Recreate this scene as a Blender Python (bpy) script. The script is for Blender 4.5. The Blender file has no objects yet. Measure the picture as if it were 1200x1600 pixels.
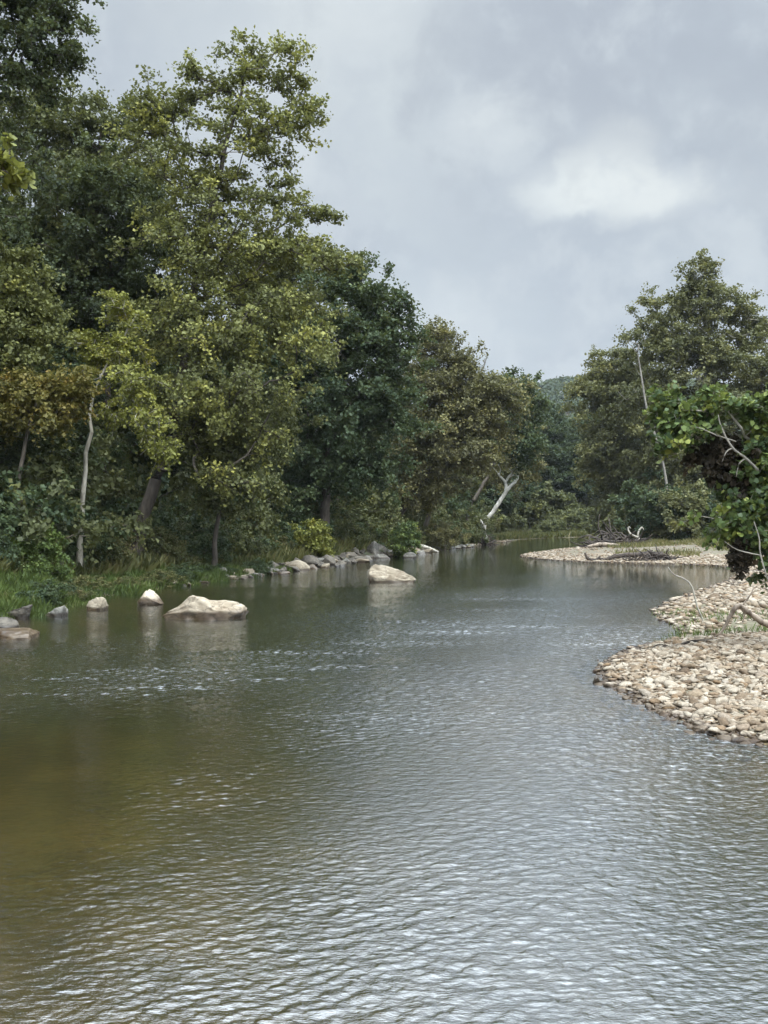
import bpy, math, random
import numpy as np
from mathutils import Vector, noise as mnoise

S = bpy.context.scene
COL = S.collection
R = math.radians

# ------------------------------------------------------------------ camera
CAM_H, FPX, HOR = 2.4, 1500.0, 812.0
cam_d = bpy.data.cameras.new("camera")
cam = bpy.data.objects.new("camera", cam_d)
COL.objects.link(cam)
cam.location = (0, 0, CAM_H)
cam.rotation_euler = (R(90), 0, 0)
cam_d.sensor_fit = 'VERTICAL'
cam_d.sensor_height = 36.0
cam_d.lens = 36.0 * FPX / 1600.0
cam_d.shift_y = 0.0075
cam_d.clip_start = 0.05
cam_d.clip_end = 5000
S.camera = cam

# ------------------------------------------------------------------ sky and sun
SUN_EL, SUN_AZ = R(52), R(150)       # azimuth clockwise from +Y
world = bpy.data.worlds.new("World")
S.world = world
world.use_nodes = True
nt = world.node_tree
nt.nodes.clear()
class G:
    """tiny node helper"""
    def __init__(s, nt): s.nt = nt
    def n(s, t, **kw):
        nd = s.nt.nodes.new(t)
        for k, v in kw.items():
            if k.startswith('i_'):
                nd.inputs[k[2:].replace('_', ' ')].default_value = v
            else: setattr(nd, k, v)
        return nd
    def l(s, a, b): s.nt.links.new(a, b)
    def put(s, sock, v):
        if isinstance(v, bpy.types.NodeSocket): s.l(v, sock)
        else: sock.default_value = v
    def m(s, op, a, b=0.0, c=None, clamp=False):
        nd = s.nt.nodes.new('ShaderNodeMath'); nd.operation = op; nd.use_clamp = clamp
        s.put(nd.inputs[0], a); s.put(nd.inputs[1], b)
        if c is not None: s.put(nd.inputs[2], c)
        return nd.outputs[0]
    def vm(s, op, a, b=None):
        nd = s.nt.nodes.new('ShaderNodeVectorMath'); nd.operation = op
        s.put(nd.inputs[0], a)
        if b is not None: s.put(nd.inputs[1], b)
        return nd.outputs['Value'] if op in ('DOT_PRODUCT', 'LENGTH', 'DISTANCE') else nd.outputs[0]
    def mr(s, v, a, b, c=0.0, d=1.0, smooth=True):
        nd = s.nt.nodes.new('ShaderNodeMapRange')
        nd.interpolation_type = 'SMOOTHSTEP' if smooth else 'LINEAR'
        s.put(nd.inputs[0], v); s.put(nd.inputs[1], a); s.put(nd.inputs[2], b); s.put(nd.inputs[3], c); s.put(nd.inputs[4], d)
        return nd.outputs[0]
    def mix(s, f, a, b):
        nd = s.nt.nodes.new('ShaderNodeMix'); nd.data_type = 'RGBA'
        s.put(nd.inputs[0], f)
        for sk, v in ((nd.inputs[6], a), (nd.inputs[7], b)):
            if isinstance(v, (tuple, list)): sk.default_value = (v[0], v[1], v[2], 1)
            else: s.l(v, sk)
        return nd.outputs[2]
    def noise(s, vec, scale, detail=4, rough=0.55, dist=0.0):
        nd = s.nt.nodes.new('ShaderNodeTexNoise')
        s.l(vec, nd.inputs['Vector']); s.put(nd.inputs['Scale'], scale)
        nd.inputs['Detail'].default_value = detail; nd.inputs['Roughness'].default_value = rough
        nd.inputs['Distortion'].default_value = dist
        return nd.outputs[0]
    def ramp(s, v, stops):
        nd = s.nt.nodes.new('ShaderNodeValToRGB')
        cr = nd.color_ramp
        while len(cr.elements) < len(stops): cr.elements.new(0.5)
        for e, (p, c) in zip(cr.elements, stops):
            e.position = p; e.color = (c[0], c[1], c[2], 1)
        s.put(nd.inputs[0], v)
        return nd.outputs[0]
g = G(nt)
out = g.n('ShaderNodeOutputWorld'); bg = g.n('ShaderNodeBackground')
sky = g.n('ShaderNodeTexSky'); sky.sky_type = 'NISHITA'; sky.sun_disc = False
sky.sun_elevation = SUN_EL; sky.sun_rotation = SUN_AZ
tc = g.n('ShaderNodeTexCoord')
vdir = tc.outputs['Generated']
sep = g.n('ShaderNodeSeparateXYZ'); g.l(vdir, sep.inputs[0])
zc = g.m('ADD', g.m('MAXIMUM', sep.outputs[2], 0.0), 0.22)
cmb = g.n('ShaderNodeCombineXYZ')
g.l(g.m('DIVIDE', sep.outputs[0], zc), cmb.inputs[0]); g.l(g.m('DIVIDE', sep.outputs[1], zc), cmb.inputs[1])
nA = g.noise(cmb.outputs[0], 1.15, 6, 0.52, 0.35)
nB = g.noise(cmb.outputs[0], 3.6, 5, 0.55, 0.5)
nD = g.noise(g.vm('MULTIPLY', vdir, (1.0, 1.0, 1.7)), 5.2, 5, .5, .25)
nz = g.m('ADD', g.m('ADD', g.m('MULTIPLY', nA, 0.38), g.m('MULTIPLY', nB, 0.14)), g.m('MULTIPLY', nD, .48))
def sdir(px, py):
    v = Vector(((px - 600) / FPX, 1, (HOR - py) / FPX)).normalized(); return tuple(v)
nC = g.noise(vdir, 13.0, 6, .55, .2)
def blob(px, py, rad, sx=1.0):
    # soft patch of cloud round one direction of the sky
    d = sdir(px, py)
    df = g.vm('SUBTRACT', vdir, d)
    df = g.vm('MULTIPLY', df, (1.0, 1.0, sx))
    ln = g.vm('LENGTH', df)
    ln = g.m('ADD', ln, g.m('MULTIPLY', g.m('SUBTRACT', nD, 0.5), rad * 2.4))
    ln = g.m('ADD', ln, g.m('MULTIPLY', g.m('SUBTRACT', nC, 0.5), rad * 2.6))
    return g.mr(ln, rad, 0.0)
cloud = g.ramp(nz, [(0.36, (5.9, 6.5, 7.5)), (0.46, (5.0, 5.55, 6.6)), (0.54, (5.6, 6.15, 7.1)), (0.62, (6.8, 7.3, 8.1))])
for bx, by, br, bs, bw, bc in ((470, 60, .20, 1.2, .7, (7.3, 7.8, 8.5)), (610, 190, .11, .8, .5, (7.0, 7.6, 8.3)), (860, 130, .19, 1.5, .75, (4.5, 4.95, 6.0)), (1130, 190, .13, 1.5, .6, (4.6, 5.1, 6.1)),
                           (980, 420, .16, 2.2, .5, (5.0, 5.6, 6.7)), (890, 295, .09, 2.2, .9, (8.0, 8.5, 9.1)), (1030, 305, .10, 2.8, .85, (8.3, 8.7, 9.2)), (955, 250, .07, 1.5, .6, (8.2, 8.6, 9.1)), (860, 648, .06, 3.0, 1.0, (9.6, 9.9, 10.2)), (700, 480, .16, 1.6, .4, (6.4, 7.1, 8.0))):
    cloud = g.mix(g.m('MULTIPLY', blob(bx, by, br, bs), bw), cloud, bc)
cloud = g.mix(g.m('MULTIPLY', g.mr(nC, .48, .66), .35), cloud, (7.2, 7.7, 8.5))
cloud = g.mix(g.m('MULTIPLY', g.mr(nC, .50, .36), .30), cloud, (4.7, 5.2, 6.2))
# an overcast sky is brightest overhead; boosted further to light the foliage
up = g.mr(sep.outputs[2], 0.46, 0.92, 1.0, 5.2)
# extra brightness added behind the camera, toward the sun, to front-light the trees
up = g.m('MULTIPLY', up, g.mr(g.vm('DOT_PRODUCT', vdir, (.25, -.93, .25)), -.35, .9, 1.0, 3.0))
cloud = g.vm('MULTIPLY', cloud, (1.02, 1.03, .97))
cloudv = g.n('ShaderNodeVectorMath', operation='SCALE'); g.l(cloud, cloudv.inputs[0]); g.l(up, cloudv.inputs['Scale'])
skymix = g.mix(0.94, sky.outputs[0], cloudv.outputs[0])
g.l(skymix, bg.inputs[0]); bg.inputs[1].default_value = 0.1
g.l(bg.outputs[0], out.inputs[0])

sun_d = bpy.data.lights.new("sun", 'SUN'); sun_d.energy = 1.5; sun_d.angle = R(14); sun_d.color = (1.0, 0.95, 0.87)
sun = bpy.data.objects.new("sun", sun_d); COL.objects.link(sun)
sv = Vector((math.sin(SUN_AZ) * math.cos(SUN_EL), math.cos(SUN_AZ) * math.cos(SUN_EL), math.sin(SUN_EL)))
sun.rotation_euler = sv.to_track_quat('Z', 'Y').to_euler()

vs = S.view_settings
S.display_settings.display_device = 'sRGB'
vs.view_transform = 'Standard'; vs.look = 'None'; vs.exposure = 0.0; vs.gamma = 1.0
S.render.engine = 'CYCLES'
cy = S.cycles
cy.max_bounces = 8; cy.diffuse_bounces = 3; cy.glossy_bounces = 3; cy.transmission_bounces = 2
cy.transparent_max_bounces = 6; cy.use_denoising = True
cy.caustics_reflective = False; cy.caustics_refractive = False

# ------------------------------------------------------------------ helpers
def W(px, py, D):
    """world point seen at photo pixel (px, py) at depth D"""
    return np.array([(px - 600) / FPX * D, D, CAM_H + (HOR - py) / FPX * D])

def props(o, label=None, cat=None, group=None, kind=None):
    if label: o['label'] = label
    if cat: o['category'] = cat
    if group: o['group'] = group
    if kind: o['kind'] = kind
    return o

def mesh_np(name, verts, faces, mat=None, attrs=None, smooth=False):
    """faces: (n,k) int array, or list of such arrays"""
    me = bpy.data.meshes.new(name)
    verts = np.asarray(verts, dtype=np.float32)
    fl = faces if isinstance(faces, list) else [faces]
    fl = [np.asarray(f, dtype=np.int32) for f in fl if len(f)]
    me.vertices.add(len(verts)); me.vertices.foreach_set('co', verts.ravel())
    loops = np.concatenate([f.ravel() for f in fl])
    sizes = np.concatenate([np.full(len(f), f.shape[1], np.int32) for f in fl])
    starts = np.concatenate([[0], np.cumsum(sizes)[:-1]]).astype(np.int32)
    me.loops.add(len(loops)); me.loops.foreach_set('vertex_index', loops)
    me.polygons.add(len(sizes)); me.polygons.foreach_set('loop_start', starts)
    try: me.polygons.foreach_set('loop_total', sizes)
    except Exception: pass
    if smooth: me.polygons.foreach_set('use_smooth', np.ones(len(sizes), bool))
    me.update(calc_edges=True); me.validate()
    if mat: me.materials.append(mat)
    for k, (dom, arr) in (attrs or {}).items():
        a = me.attributes.new(k, 'FLOAT', dom)
        a.data.foreach_set('value', np.asarray(arr, np.float32))
    return me

def obj(name, me, parent=None, loc=None):
    o = bpy.data.objects.new(name, me); COL.objects.link(o)
    if parent: o.parent = parent
    if loc is not None: o.location = tuple(float(c) for c in loc)
    return o

def empty(name, loc, label, cat, group=None):
    o = bpy.data.objects.new(name, None); COL.objects.link(o)
    o.empty_display_size = 0.3
    o.location = tuple(float(c) for c in loc)
    return props(o, label, cat, group)

def copy_tree(o, loc, rz, sc, label, group=None, name=None):
    c = o.copy(); COL.objects.link(c)
    c.location = tuple(float(v) for v in loc); c.rotation_euler = (0, 0, rz)
    c.scale = (sc[0], sc[1], sc[2])
    c['label'] = label
    if group: c['group'] = group
    elif 'group' in c: del c['group']
    for ch in o.children:
        d = ch.copy(); COL.objects.link(d); d.parent = c
    return c

# ------------------------------------------------------------------ materials
def new_mat(name):
    m = bpy.data.materials.new(name); m.use_nodes = True
    m.node_tree.nodes.clear()
    gg = G(m.node_tree)
    o = gg.n('ShaderNodeOutputMaterial')
    return m, gg, o

def leaf_mat(name, stops, trans=0.3, rough=0.55):
    m, g, o = new_mat(name)
    at = g.n('ShaderNodeAttribute', attribute_name='tone')
    oi = g.n('ShaderNodeObjectInfo')
    t = g.m('ADD', at.outputs['Fac'], g.m('MULTIPLY', g.m('SUBTRACT', oi.outputs['Random'], 0.5), 0.16))
    c = g.ramp(t, stops)
    p = g.n('ShaderNodeBsdfPrincipled'); g.l(c, p.inputs['Base Color'])
    p.inputs['Roughness'].default_value = rough
    p.inputs['Specular IOR Level'].default_value = 0.25
    tr = g.n('ShaderNodeBsdfTranslucent'); g.l(g.mix(0.5, c, (0.16, 0.17, 0.03)), tr.inputs[0])
    mx = g.n('ShaderNodeMixShader'); mx.inputs[0].default_value = trans
    g.l(p.outputs[0], mx.inputs[1]); g.l(tr.outputs[0], mx.inputs[2]); g.l(mx.outputs[0], o.inputs[0])
    return m

def C4(a, b, c, d): return [(0.0, a), (0.4, b), (0.75, c), (1.0, d)]
L_DARK = leaf_mat('leaf_dark', C4((.034, .048, .026), (.056, .076, .034), (.084, .106, .042), (.13, .15, .05)))
L_OAK = leaf_mat('leaf_oak', C4((.034, .056, .031), (.054, .082, .041), (.08, .11, .050), (.12, .15, .06)))
L_MID = leaf_mat('leaf_mid', C4((.068, .080, .038), (.11, .123, .052), (.155, .165, .062), (.22, .22, .065)))
L_SYC = leaf_mat('leaf_sycamore', C4((.10, .112, .045), (.17, .182, .066), (.24, .25, .078), (.34, .33, .085)))
L_YEL = leaf_mat('leaf_yellowgreen', C4((.13, .14, .035), (.20, .215, .05), (.28, .28, .06), (.36, .32, .06)))
L_BRN = leaf_mat('leaf_browning', C4((.095, .094, .048), (.155, .150, .068), (.215, .20, .082), (.28, .25, .095)))
L_GOLD = leaf_mat('leaf_gold', C4((.09, .09, .03), (.17, .15, .04), (.26, .19, .045), (.34, .20, .045)))
L_RIGHT = leaf_mat('leaf_rightbank', C4((.082, .090, .044), (.14, .146, .064), (.195, .195, .078), (.26, .24, .085)))
L_FAR = leaf_mat('leaf_far', C4((.022, .040, .022), (.038, .062, .032), (.06, .085, .04), (.09, .11, .05)))
L_NEAR = leaf_mat('leaf_near', C4((.050, .082, .036), (.100, .150, .054), (.18, .235, .065), (.35, .38, .09)), 0.35, 0.42)
L_DEAD = leaf_mat('leaf_dead', C4((.012, .010, .007), (.022, .017, .011), (.036, .027, .016), (.07, .05, .03)), 0.1, 0.8)
L_GRASS = leaf_mat('grass_blade', C4((.040, .060, .022), (.080, .120, .034), (.125, .175, .045), (.19, .20, .08)), 0.3)
L_WEED = leaf_mat('weed_leaf', C4((.05, .06, .026), (.095, .105, .04), (.15, .145, .055), (.20, .17, .08)), 0.3)

def bark_mat(name, a, b, scale=6.0, bump=0.3):
    m, g, o = new_mat(name)
    tc = g.n('ShaderNodeTexCoord'); v = g.vm('MULTIPLY', tc.outputs['Object'], (1.0, 1.0, 0.28))
    n1 = g.noise(v, scale, 6, 0.65); n2 = g.noise(v, scale * 0.25, 3)
    c = g.mix(g.mr(g.m('ADD', g.m('MULTIPLY', n1, .6), g.m('MULTIPLY', n2, .4)), .38, .62), a, b)
    p = g.n('ShaderNodeBsdfPrincipled'); g.l(c, p.inputs['Base Color']); p.inputs['Roughness'].default_value = .85
    bm = g.n('ShaderNodeBump'); bm.inputs['Strength'].default_value = bump; bm.inputs['Distance'].default_value = .05
    g.l(n1, bm.inputs['Height']); g.l(bm.outputs[0], p.inputs['Normal']); g.l(p.outputs[0], o.inputs[0])
    return m
B_DARK = bark_mat('bark_dark', (.035, .028, .022), (.095, .078, .06))
B_MID = bark_mat('bark_mid', (.07, .058, .045), (.17, .145, .115))
B_PALE = bark_mat('bark_pale', (.20, .185, .15), (.46, .43, .36))
B_WHITE = bark_mat('bark_white', (.34, .32, .27), (.66, .64, .58))
B_DRIFT = bark_mat('driftwood_grey', (.10, .075, .055), (.33, .27, .21), 9)
B_GREY = bark_mat('bark_grey', (.12, .11, .095), (.28, .26, .22), 5)
B_DDARK = bark_mat('driftwood_dark', (.022, .017, .014), (.075, .056, .042), 9)
B_WET = bark_mat('driftwood_wet', (.02, .015, .012), (.06, .045, .032), 9)

def rock_mat(name, a, b, stain, wet=True, scale=2.2, tone=False, wetline=.10):
    m, g, o = new_mat(name)
    tc = g.n('ShaderNodeTexCoord'); geo = g.n('ShaderNodeNewGeometry')
    v = tc.outputs['Object']
    oi = g.n('ShaderNodeObjectInfo')
    off = g.n('ShaderNodeCombineXYZ'); g.l(g.m('MULTIPLY', oi.outputs['Random'], 50.0), off.inputs[0])
    v = g.vm('ADD', v, off.outputs[0])
    n1 = g.noise(v, scale, 8, 0.62); n2 = g.noise(v, scale * 4.5, 6, 0.65); n3 = g.noise(v, scale * 0.7, 3)
    c = g.mix(g.mr(n1, .36, .66), a, b)
    c = g.mix(g.m('MULTIPLY', g.mr(n3, .52, .72), .65), c, stain)
    c = g.mix(g.m('MULTIPLY', g.mr(n2, .56, .74), .35), c, tuple(x * .45 for x in a))
    if not tone:
        vo = g.n('ShaderNodeTexVoronoi', feature='DISTANCE_TO_EDGE'); vo.inputs['Scale'].default_value = 1.7
        wv = g.vm('ADD', g.vm('MULTIPLY', v, (1, 1, 2.4)), g.vm('MULTIPLY', g.n('ShaderNodeTexNoise').outputs['Color'], (.5, .5, .5)))
        g.l(wv, vo.inputs['Vector'])
        c = g.mix(g.m('MULTIPLY', g.mr(vo.outputs['Distance'], .035, .0), .6), c, tuple(x * .3 for x in a))
        c = g.mix(g.m('MULTIPLY', g.mr(g.noise(v, scale * 1.9, 6, .7, .6), .54, .64), .55), c, tuple(x * .5 for x in stain))
    if tone:
        at = g.n('ShaderNodeAttribute', attribute_name='tone')
        t = g.m('FRACT', g.m('ADD', at.outputs['Fac'], oi.outputs['Random']))
        tint = g.ramp(t, [(0.0, (.22, .16, .11)), (.2, (.50, .41, .31)), (.5, (.66, .61, .54)), (.72, (.86, .81, .74)), (.86, (.42, .30, .19)), (1.0, (.60, .56, .52))])
        mm = g.n('ShaderNodeMix', data_type='RGBA', blend_type='MULTIPLY'); mm.inputs[0].default_value = 1.0
        g.l(c, mm.inputs[6]); g.l(tint, mm.inputs[7]); c = mm.outputs[2]
    sp = g.n('ShaderNodeSeparateXYZ'); g.l(geo.outputs['Position'], sp.inputs[0])
    zz = g.m('ADD', sp.outputs[2], g.m('MULTIPLY', g.m('SUBTRACT', n1, .5), wetline * .7))
    w = g.mr(zz, wetline * 1.15, wetline * .55) if wet else 0.0
    if wet:
        mw = g.n('ShaderNodeMix', data_type='RGBA', blend_type='MULTIPLY'); g.l(g.m('MULTIPLY', w, .9), mw.inputs[0])
        g.l(c, mw.inputs[6]); mw.inputs[7].default_value = (.20, .15, .10, 1); c = mw.outputs[2]
    p = g.n('ShaderNodeBsdfPrincipled'); g.l(c, p.inputs['Base Color'])
    if wet: g.l(g.mr(w, 0, 1, .88, .35), p.inputs['Roughness'])
    else: p.inputs['Roughness'].default_value = .88
    bm = g.n('ShaderNodeBump'); bm.inputs['Strength'].default_value = .5; bm.inputs['Distance'].default_value = .04
    g.l(g.m('ADD', g.m('MULTIPLY', n1, .7), g.m('MULTIPLY', n2, .3)), bm.inputs['Height'])
    g.l(bm.outputs[0], p.inputs['Normal']); g.l(p.outputs[0], o.inputs[0])
    return m
RK_CREAM = rock_mat('rock_cream', (.27, .22, .155), (.44, .38, .29), (.17, .115, .065), scale=1.8, wetline=.24)
RK_TAN = rock_mat('rock_tan', (.20, .165, .115), (.36, .31, .23), (.11, .075, .045), scale=2.2)
RK_GREY = rock_mat('rock_grey', (.10, .096, .085), (.25, .235, .20), (.09, .08, .06), scale=2.4)
RK_DARK = rock_mat('rock_dark', (.06, .052, .042), (.16, .14, .11), (.05, .04, .03), scale=2.4)
RK_COB = rock_mat('cobble_mat', (.33, .295, .245), (.50, .46, .395), (.30, .24, .17), scale=7, tone=True, wetline=.055)

# ------------------------------------------------------------------ river plan and terrain height
RIVER = np.array([(-9.8, -14), (-9.8, 0), (-9.5, 10), (-9.3, 18), (-9.1, 21), (-8.95, 25), (-8.8, 30), (-7.6, 35), (-6.3, 39), (-5.0, 44),
    (-3.2, 49), (-1.4, 57), (1.4, 66), (5.2, 78), (9.0, 90), (12.5, 101), (17, 118), (28, 134), (60, 146), (130, 150), (130, 138), (60, 128), (36, 112), (23, 95),
    (13.5, 76), (9.4, 66), (8.9, 62.5), (9.6, 58), (10.9, 55), (14, 53), (17.2, 50.5), (17.6, 47), (15.5, 42), (13.2, 37), (10.4, 31.9), (8.3, 28),
    (7.2, 25.6), (6.7, 23.6), (6.6, 21.8), (6.3, 20.2), (5.6, 19.2), (4.75, 17.9), (4.0, 16.6), (3.45, 15.2), (3.35, 13.9), (3.35, 12.9), (3.55, 11.7), (3.65, 10.9), (4.1, 10.2), (6, 9.4), (9, 7), (11, 0), (11.5, -14)])
SHY = np.array([-14, 0, 10, 18, 21, 25, 30, 35, 39, 44, 49, 57, 66, 78, 90, 101, 118, 134, 146.])
SHX = np.array([-9.8, -9.8, -9.5, -9.3, -9.1, -8.95, -8.8, -7.6, -6.3, -5, -3.2, -1.4, 1.4, 5.2, 9, 12.5, 17, 28, 60.])
def river_sd(x, y):
    """signed distance to the river's edge; negative in the water"""
    x = np.asarray(x, float); y = np.asarray(y, float)
    shp = x.shape; x = x.ravel(); y = y.ravel()
    best = np.full(x.shape, 1e18); inside = np.zeros(x.shape, bool)
    n = len(RIVER)
    for i in range(n):
        ax, ay = RIVER[i]; bx, by = RIVER[(i + 1) % n]
        dx, dy = bx - ax, by - ay
        t = np.clip(((x - ax) * dx + (y - ay) * dy) / (dx * dx + dy * dy), 0, 1)
        best = np.minimum(best, (x - ax - t * dx) ** 2 + (y - ay - t * dy) ** 2)
        c = ((ay > y) != (by > y))
        with np.errstate(divide='ignore', invalid='ignore'):
            xi = (bx - ax) * (y - ay) / (by - ay + 1e-12) + ax
        inside ^= c & (x < xi)
    d = np.sqrt(best); d[inside] *= -1
    return d.reshape(shp)
LEFT_Y = np.array([-20, 30, 35, 44, 57, 78, 101, 118, 134, 150, 200, 900.]); LEFT_X = np.array([0, 0, 0, 3, 5, 9.5, 16, 24, 60, 200, 400, 1200.])
_rs = np.random.RandomState(5)
_wv = [(_rs.uniform(-1, 1) * f, _rs.uniform(-1, 1) * f, _rs.uniform(0, 6.28), 1 / f) for f in np.geomspace(.12, 3.2, 22)]
def rough2(x, y):
    s = 0
    for a, b, p, w in _wv: s = s + np.sin(a * x + b * y + p) * w
    return s * 0.12
def H(x, y):
    x = np.asarray(x, float); y = np.asarray(y, float)
    sd = river_sd(x, y)
    left = x < np.interp(y, LEFT_Y, LEFT_X)
    hl = np.interp(sd, [0, .4, 2, 5, 9, 20, 60, 150], [0.0, .14, .22, .42, 1.3, 3.4, 9, 22])
    hr = np.interp(sd, [0, .5, 1.5, 4, 10, 25, 60, 150], [0.0, .05, .13, .26, .60, 1.3, 3.5, 9])
    h = np.where(left, hl, hr)
    dep = np.interp(-sd, [0, .4, 1.5, 4, 8], [0, .10, .35, .85, 1.15])
    lim = np.interp(y, [8, 12, 20], [.40, .62, 1.3]) * np.interp(x, [-1.5, 1.5], [1.0, 2.0]) * np.where(y > 10, 1, 1)
    h = np.where(sd < 0, -np.minimum(dep, lim), h)
    amp = np.where(sd < 0, .25, np.where(left, 1.0, .35)) * np.clip(np.abs(sd) / 2.0, 0, 1)
    h = h + rough2(x, y) * .22 * amp
    # the wooded ridge far down the valley
    r = 64 * np.exp(-((y - 640) / 170.0) ** 2) * (0.62 + .38 * np.exp(-((x - 150) / 95.0) ** 2)) * np.clip((y - 230) / 200, 0, 1)
    return h + r
def hz(x, y): return float(H(np.array([x]), np.array([y]))[0])

def axis(segs):
    out = []
    for a, b, n in segs: out.append(np.linspace(a, b, n, endpoint=False))
    out.append([segs[-1][1]]); return np.concatenate(out)
gx = axis([(-900, -120, 24), (-120, -30, 60), (-30, -12, 60), (-12, 20, 320), (20, 60, 90), (60, 160, 50), (160, 900, 24)])
gy = axis([(-300, -14, 12), (-14, 4, 40), (4, 30, 260), (30, 70, 200), (70, 160, 160), (160, 400, 60), (400, 900, 50), (900, 1600, 10)])
GX, GY = np.meshgrid(gx, gy)
GZ = H(GX, GY)
sdg = river_sd(GX, GY)
leftg = GX < np.interp(GY, LEFT_Y, LEFT_X)
bar = np.where(leftg, 0.0, np.clip(1.0 - (sdg - 12) / 10.0, 0, 1))
bar = np.where(GY > 112, 0, bar)
nx, ny = len(gx), len(gy)
ii = (np.arange(ny - 1)[:, None] * nx + np.arange(nx - 1)[None]).ravel()
gf = np.stack([ii, ii + 1, ii + nx + 1, ii + nx], 1)

m, g, o = new_mat('ground_mat')
geo = g.n('ShaderNodeNewGeometry'); P = geo.outputs['Position']
at = g.n('ShaderNodeAttribute', attribute_name='bar')
sp = g.n('ShaderNodeSeparateXYZ'); g.l(P, sp.inputs[0])
n1 = g.noise(P, .8, 6); n2 = g.noise(P, 5.0, 6, .65)
vor = g.n('ShaderNodeTexVoronoi'); vor.inputs['Scale'].default_value = 7.0; g.l(P, vor.inputs['Vector'])
vor2 = g.n('ShaderNodeTexVoronoi'); vor2.inputs['Scale'].default_value = 3.2; g.l(P, vor2.inputs['Vector'])
stone = g.ramp(g.m('FRACT', g.m('MULTIPLY', vor.outputs['Color'], 1.0)), [(0, (.09, .068, .045)), (.35, (.14, .115, .08)), (.7, (.20, .175, .13)), (1, (.13, .105, .07))])
sand = g.mix(g.mr(n1, .42, .6), (.105, .088, .060), (.15, .125, .086))
grv = g.mix(g.mr(n2, .42, .62), stone, sand)
grv = g.mix(g.m('MULTIPLY', g.mr(g.noise(P, .35, 5), .50, .62), .55), grv, (.12, .115, .06))
soil = g.mix(g.mr(n2, .35, .65), (.030, .026, .016), (.075, .060, .036))
soil = g.mix(g.mr(n1, .45, .62), soil, (.045, .060, .020))
land = g.mix(at.outputs['Fac'], soil, grv)
bed = g.mix(g.mr(n1, .38, .62), (.105, .058, .018), (.19, .108, .034))
bed = g.mix(g.m('MULTIPLY', g.mr(vor2.outputs['Distance'], .25, .05), .5), bed, (.15, .11, .05))
bed = g.mix(g.m('MULTIPLY', g.mr(n2, .5, .7), .6), bed, (.040, .034, .014))
wetm = g.mr(sp.outputs[2], .05, -.05)
c = g.mix(wetm, land, bed)
p = g.n('ShaderNodeBsdfPrincipled'); g.l(c, p.inputs['Base Color']); p.inputs['Roughness'].default_value = .9
bm = g.n('ShaderNodeBump'); bm.inputs['Strength'].default_value = .6; bm.inputs['Distance'].default_value = .06
g.l(g.m('ADD', n2, g.m('MULTIPLY', vor.outputs['Distance'], -.8)), bm.inputs['Height']); g.l(bm.outputs[0], p.inputs['Normal'])
g.l(p.outputs[0], o.inputs[0])
GROUND_MAT = m
ground = obj('ground', mesh_np('ground', np.stack([GX.ravel(), GY.ravel(), GZ.ravel()], 1), gf, GROUND_MAT, {'bar': ('POINT', bar.ravel())}, True))
props(ground, 'earth banks, gravel bars and stony river bed', kind='structure')

# ------------------------------------------------------------------ water
WAVE = 1.0
wx = axis([(-60, -10, 30), (-10, -5.5, 110), (-5.5, 5.5, 680), (5.5, 10, 110), (10, 30, 40), (30, 140, 40)])
wy = axis([(-14, 3, 20), (3, 4, 20), (4, 8.5, 420), (8.5, 12, 230), (12, 22, 330), (22, 34, 240), (34, 60, 160), (60, 170, 110)])
WX, WY = np.meshgrid(wx, wy)
rw = np.random.RandomState(11)
Z = np.zeros_like(WX)
flow = R(-82)
LAMS = np.geomspace(.042, .34, 96)
for lam in LAMS:
    k = 2 * math.pi / lam
    th = flow + rw.normal(0, .9)
    kx, ky = k * math.cos(th), k * math.sin(th)
    a = .030 * lam / (2 * math.pi) * (1.0 if lam < .075 else (.075 / lam) ** .95)
    # gentle wander keeps the crests short and irregular
    wob = 1.5 * np.sin(WX * rw.uniform(.5, 3.6) + WY * rw.uniform(.5, 3.0) + rw.uniform(0, 6)) + 1.1 * np.sin(WX * rw.uniform(-4.9, 4.9) + WY * rw.uniform(-3, 3) + rw.uniform(0, 6))
    ph = kx * WX + ky * WY + wob + rw.uniform(0, 6.28)
    env = .45 + .9 * (np.sin(WX * rw.uniform(-2.8, 2.8) + WY * rw.uniform(-2.2, 2.2) + rw.uniform(0, 6.28)) * .5 + .5)
    if lam < .12: env = env * np.interp(WY, [10, 14], [1, .35])
    if lam < .06: env = env * np.interp(WY, [7, 9], [1, .2])
    Z += a * (np.sin(ph) + .25 * np.sin(2 * ph + .6)) * env
patch = .75 + .35 * np.sin(WX * .55 + WY * .23) * np.sin(WY * .41 - WX * .2 + 1) + .18 * np.sin(WX * 1.3 - WY * .9)
def gb(cx, cy, sx, sy): return np.exp(-((WX - cx) / sx) ** 2 - ((WY - cy) / sy) ** 2)
amp = np.interp(WY, [3, 8, 12, 20, 30, 45, 60], [1.0, 1.0, 1.25, 1.5, 1.1, .5, .12]) * patch
amp *= 1 - .55 * np.clip(gb(-6, 22, 5, 5.5), 0, 1)
amp *= 1 - .88 * np.clip(gb(-3.5, 9.4, 2.3, 2.9) + gb(-3.2, 6.2, 1.6, 1.9), 0, 1)                         # smooth patch on the left
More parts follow.
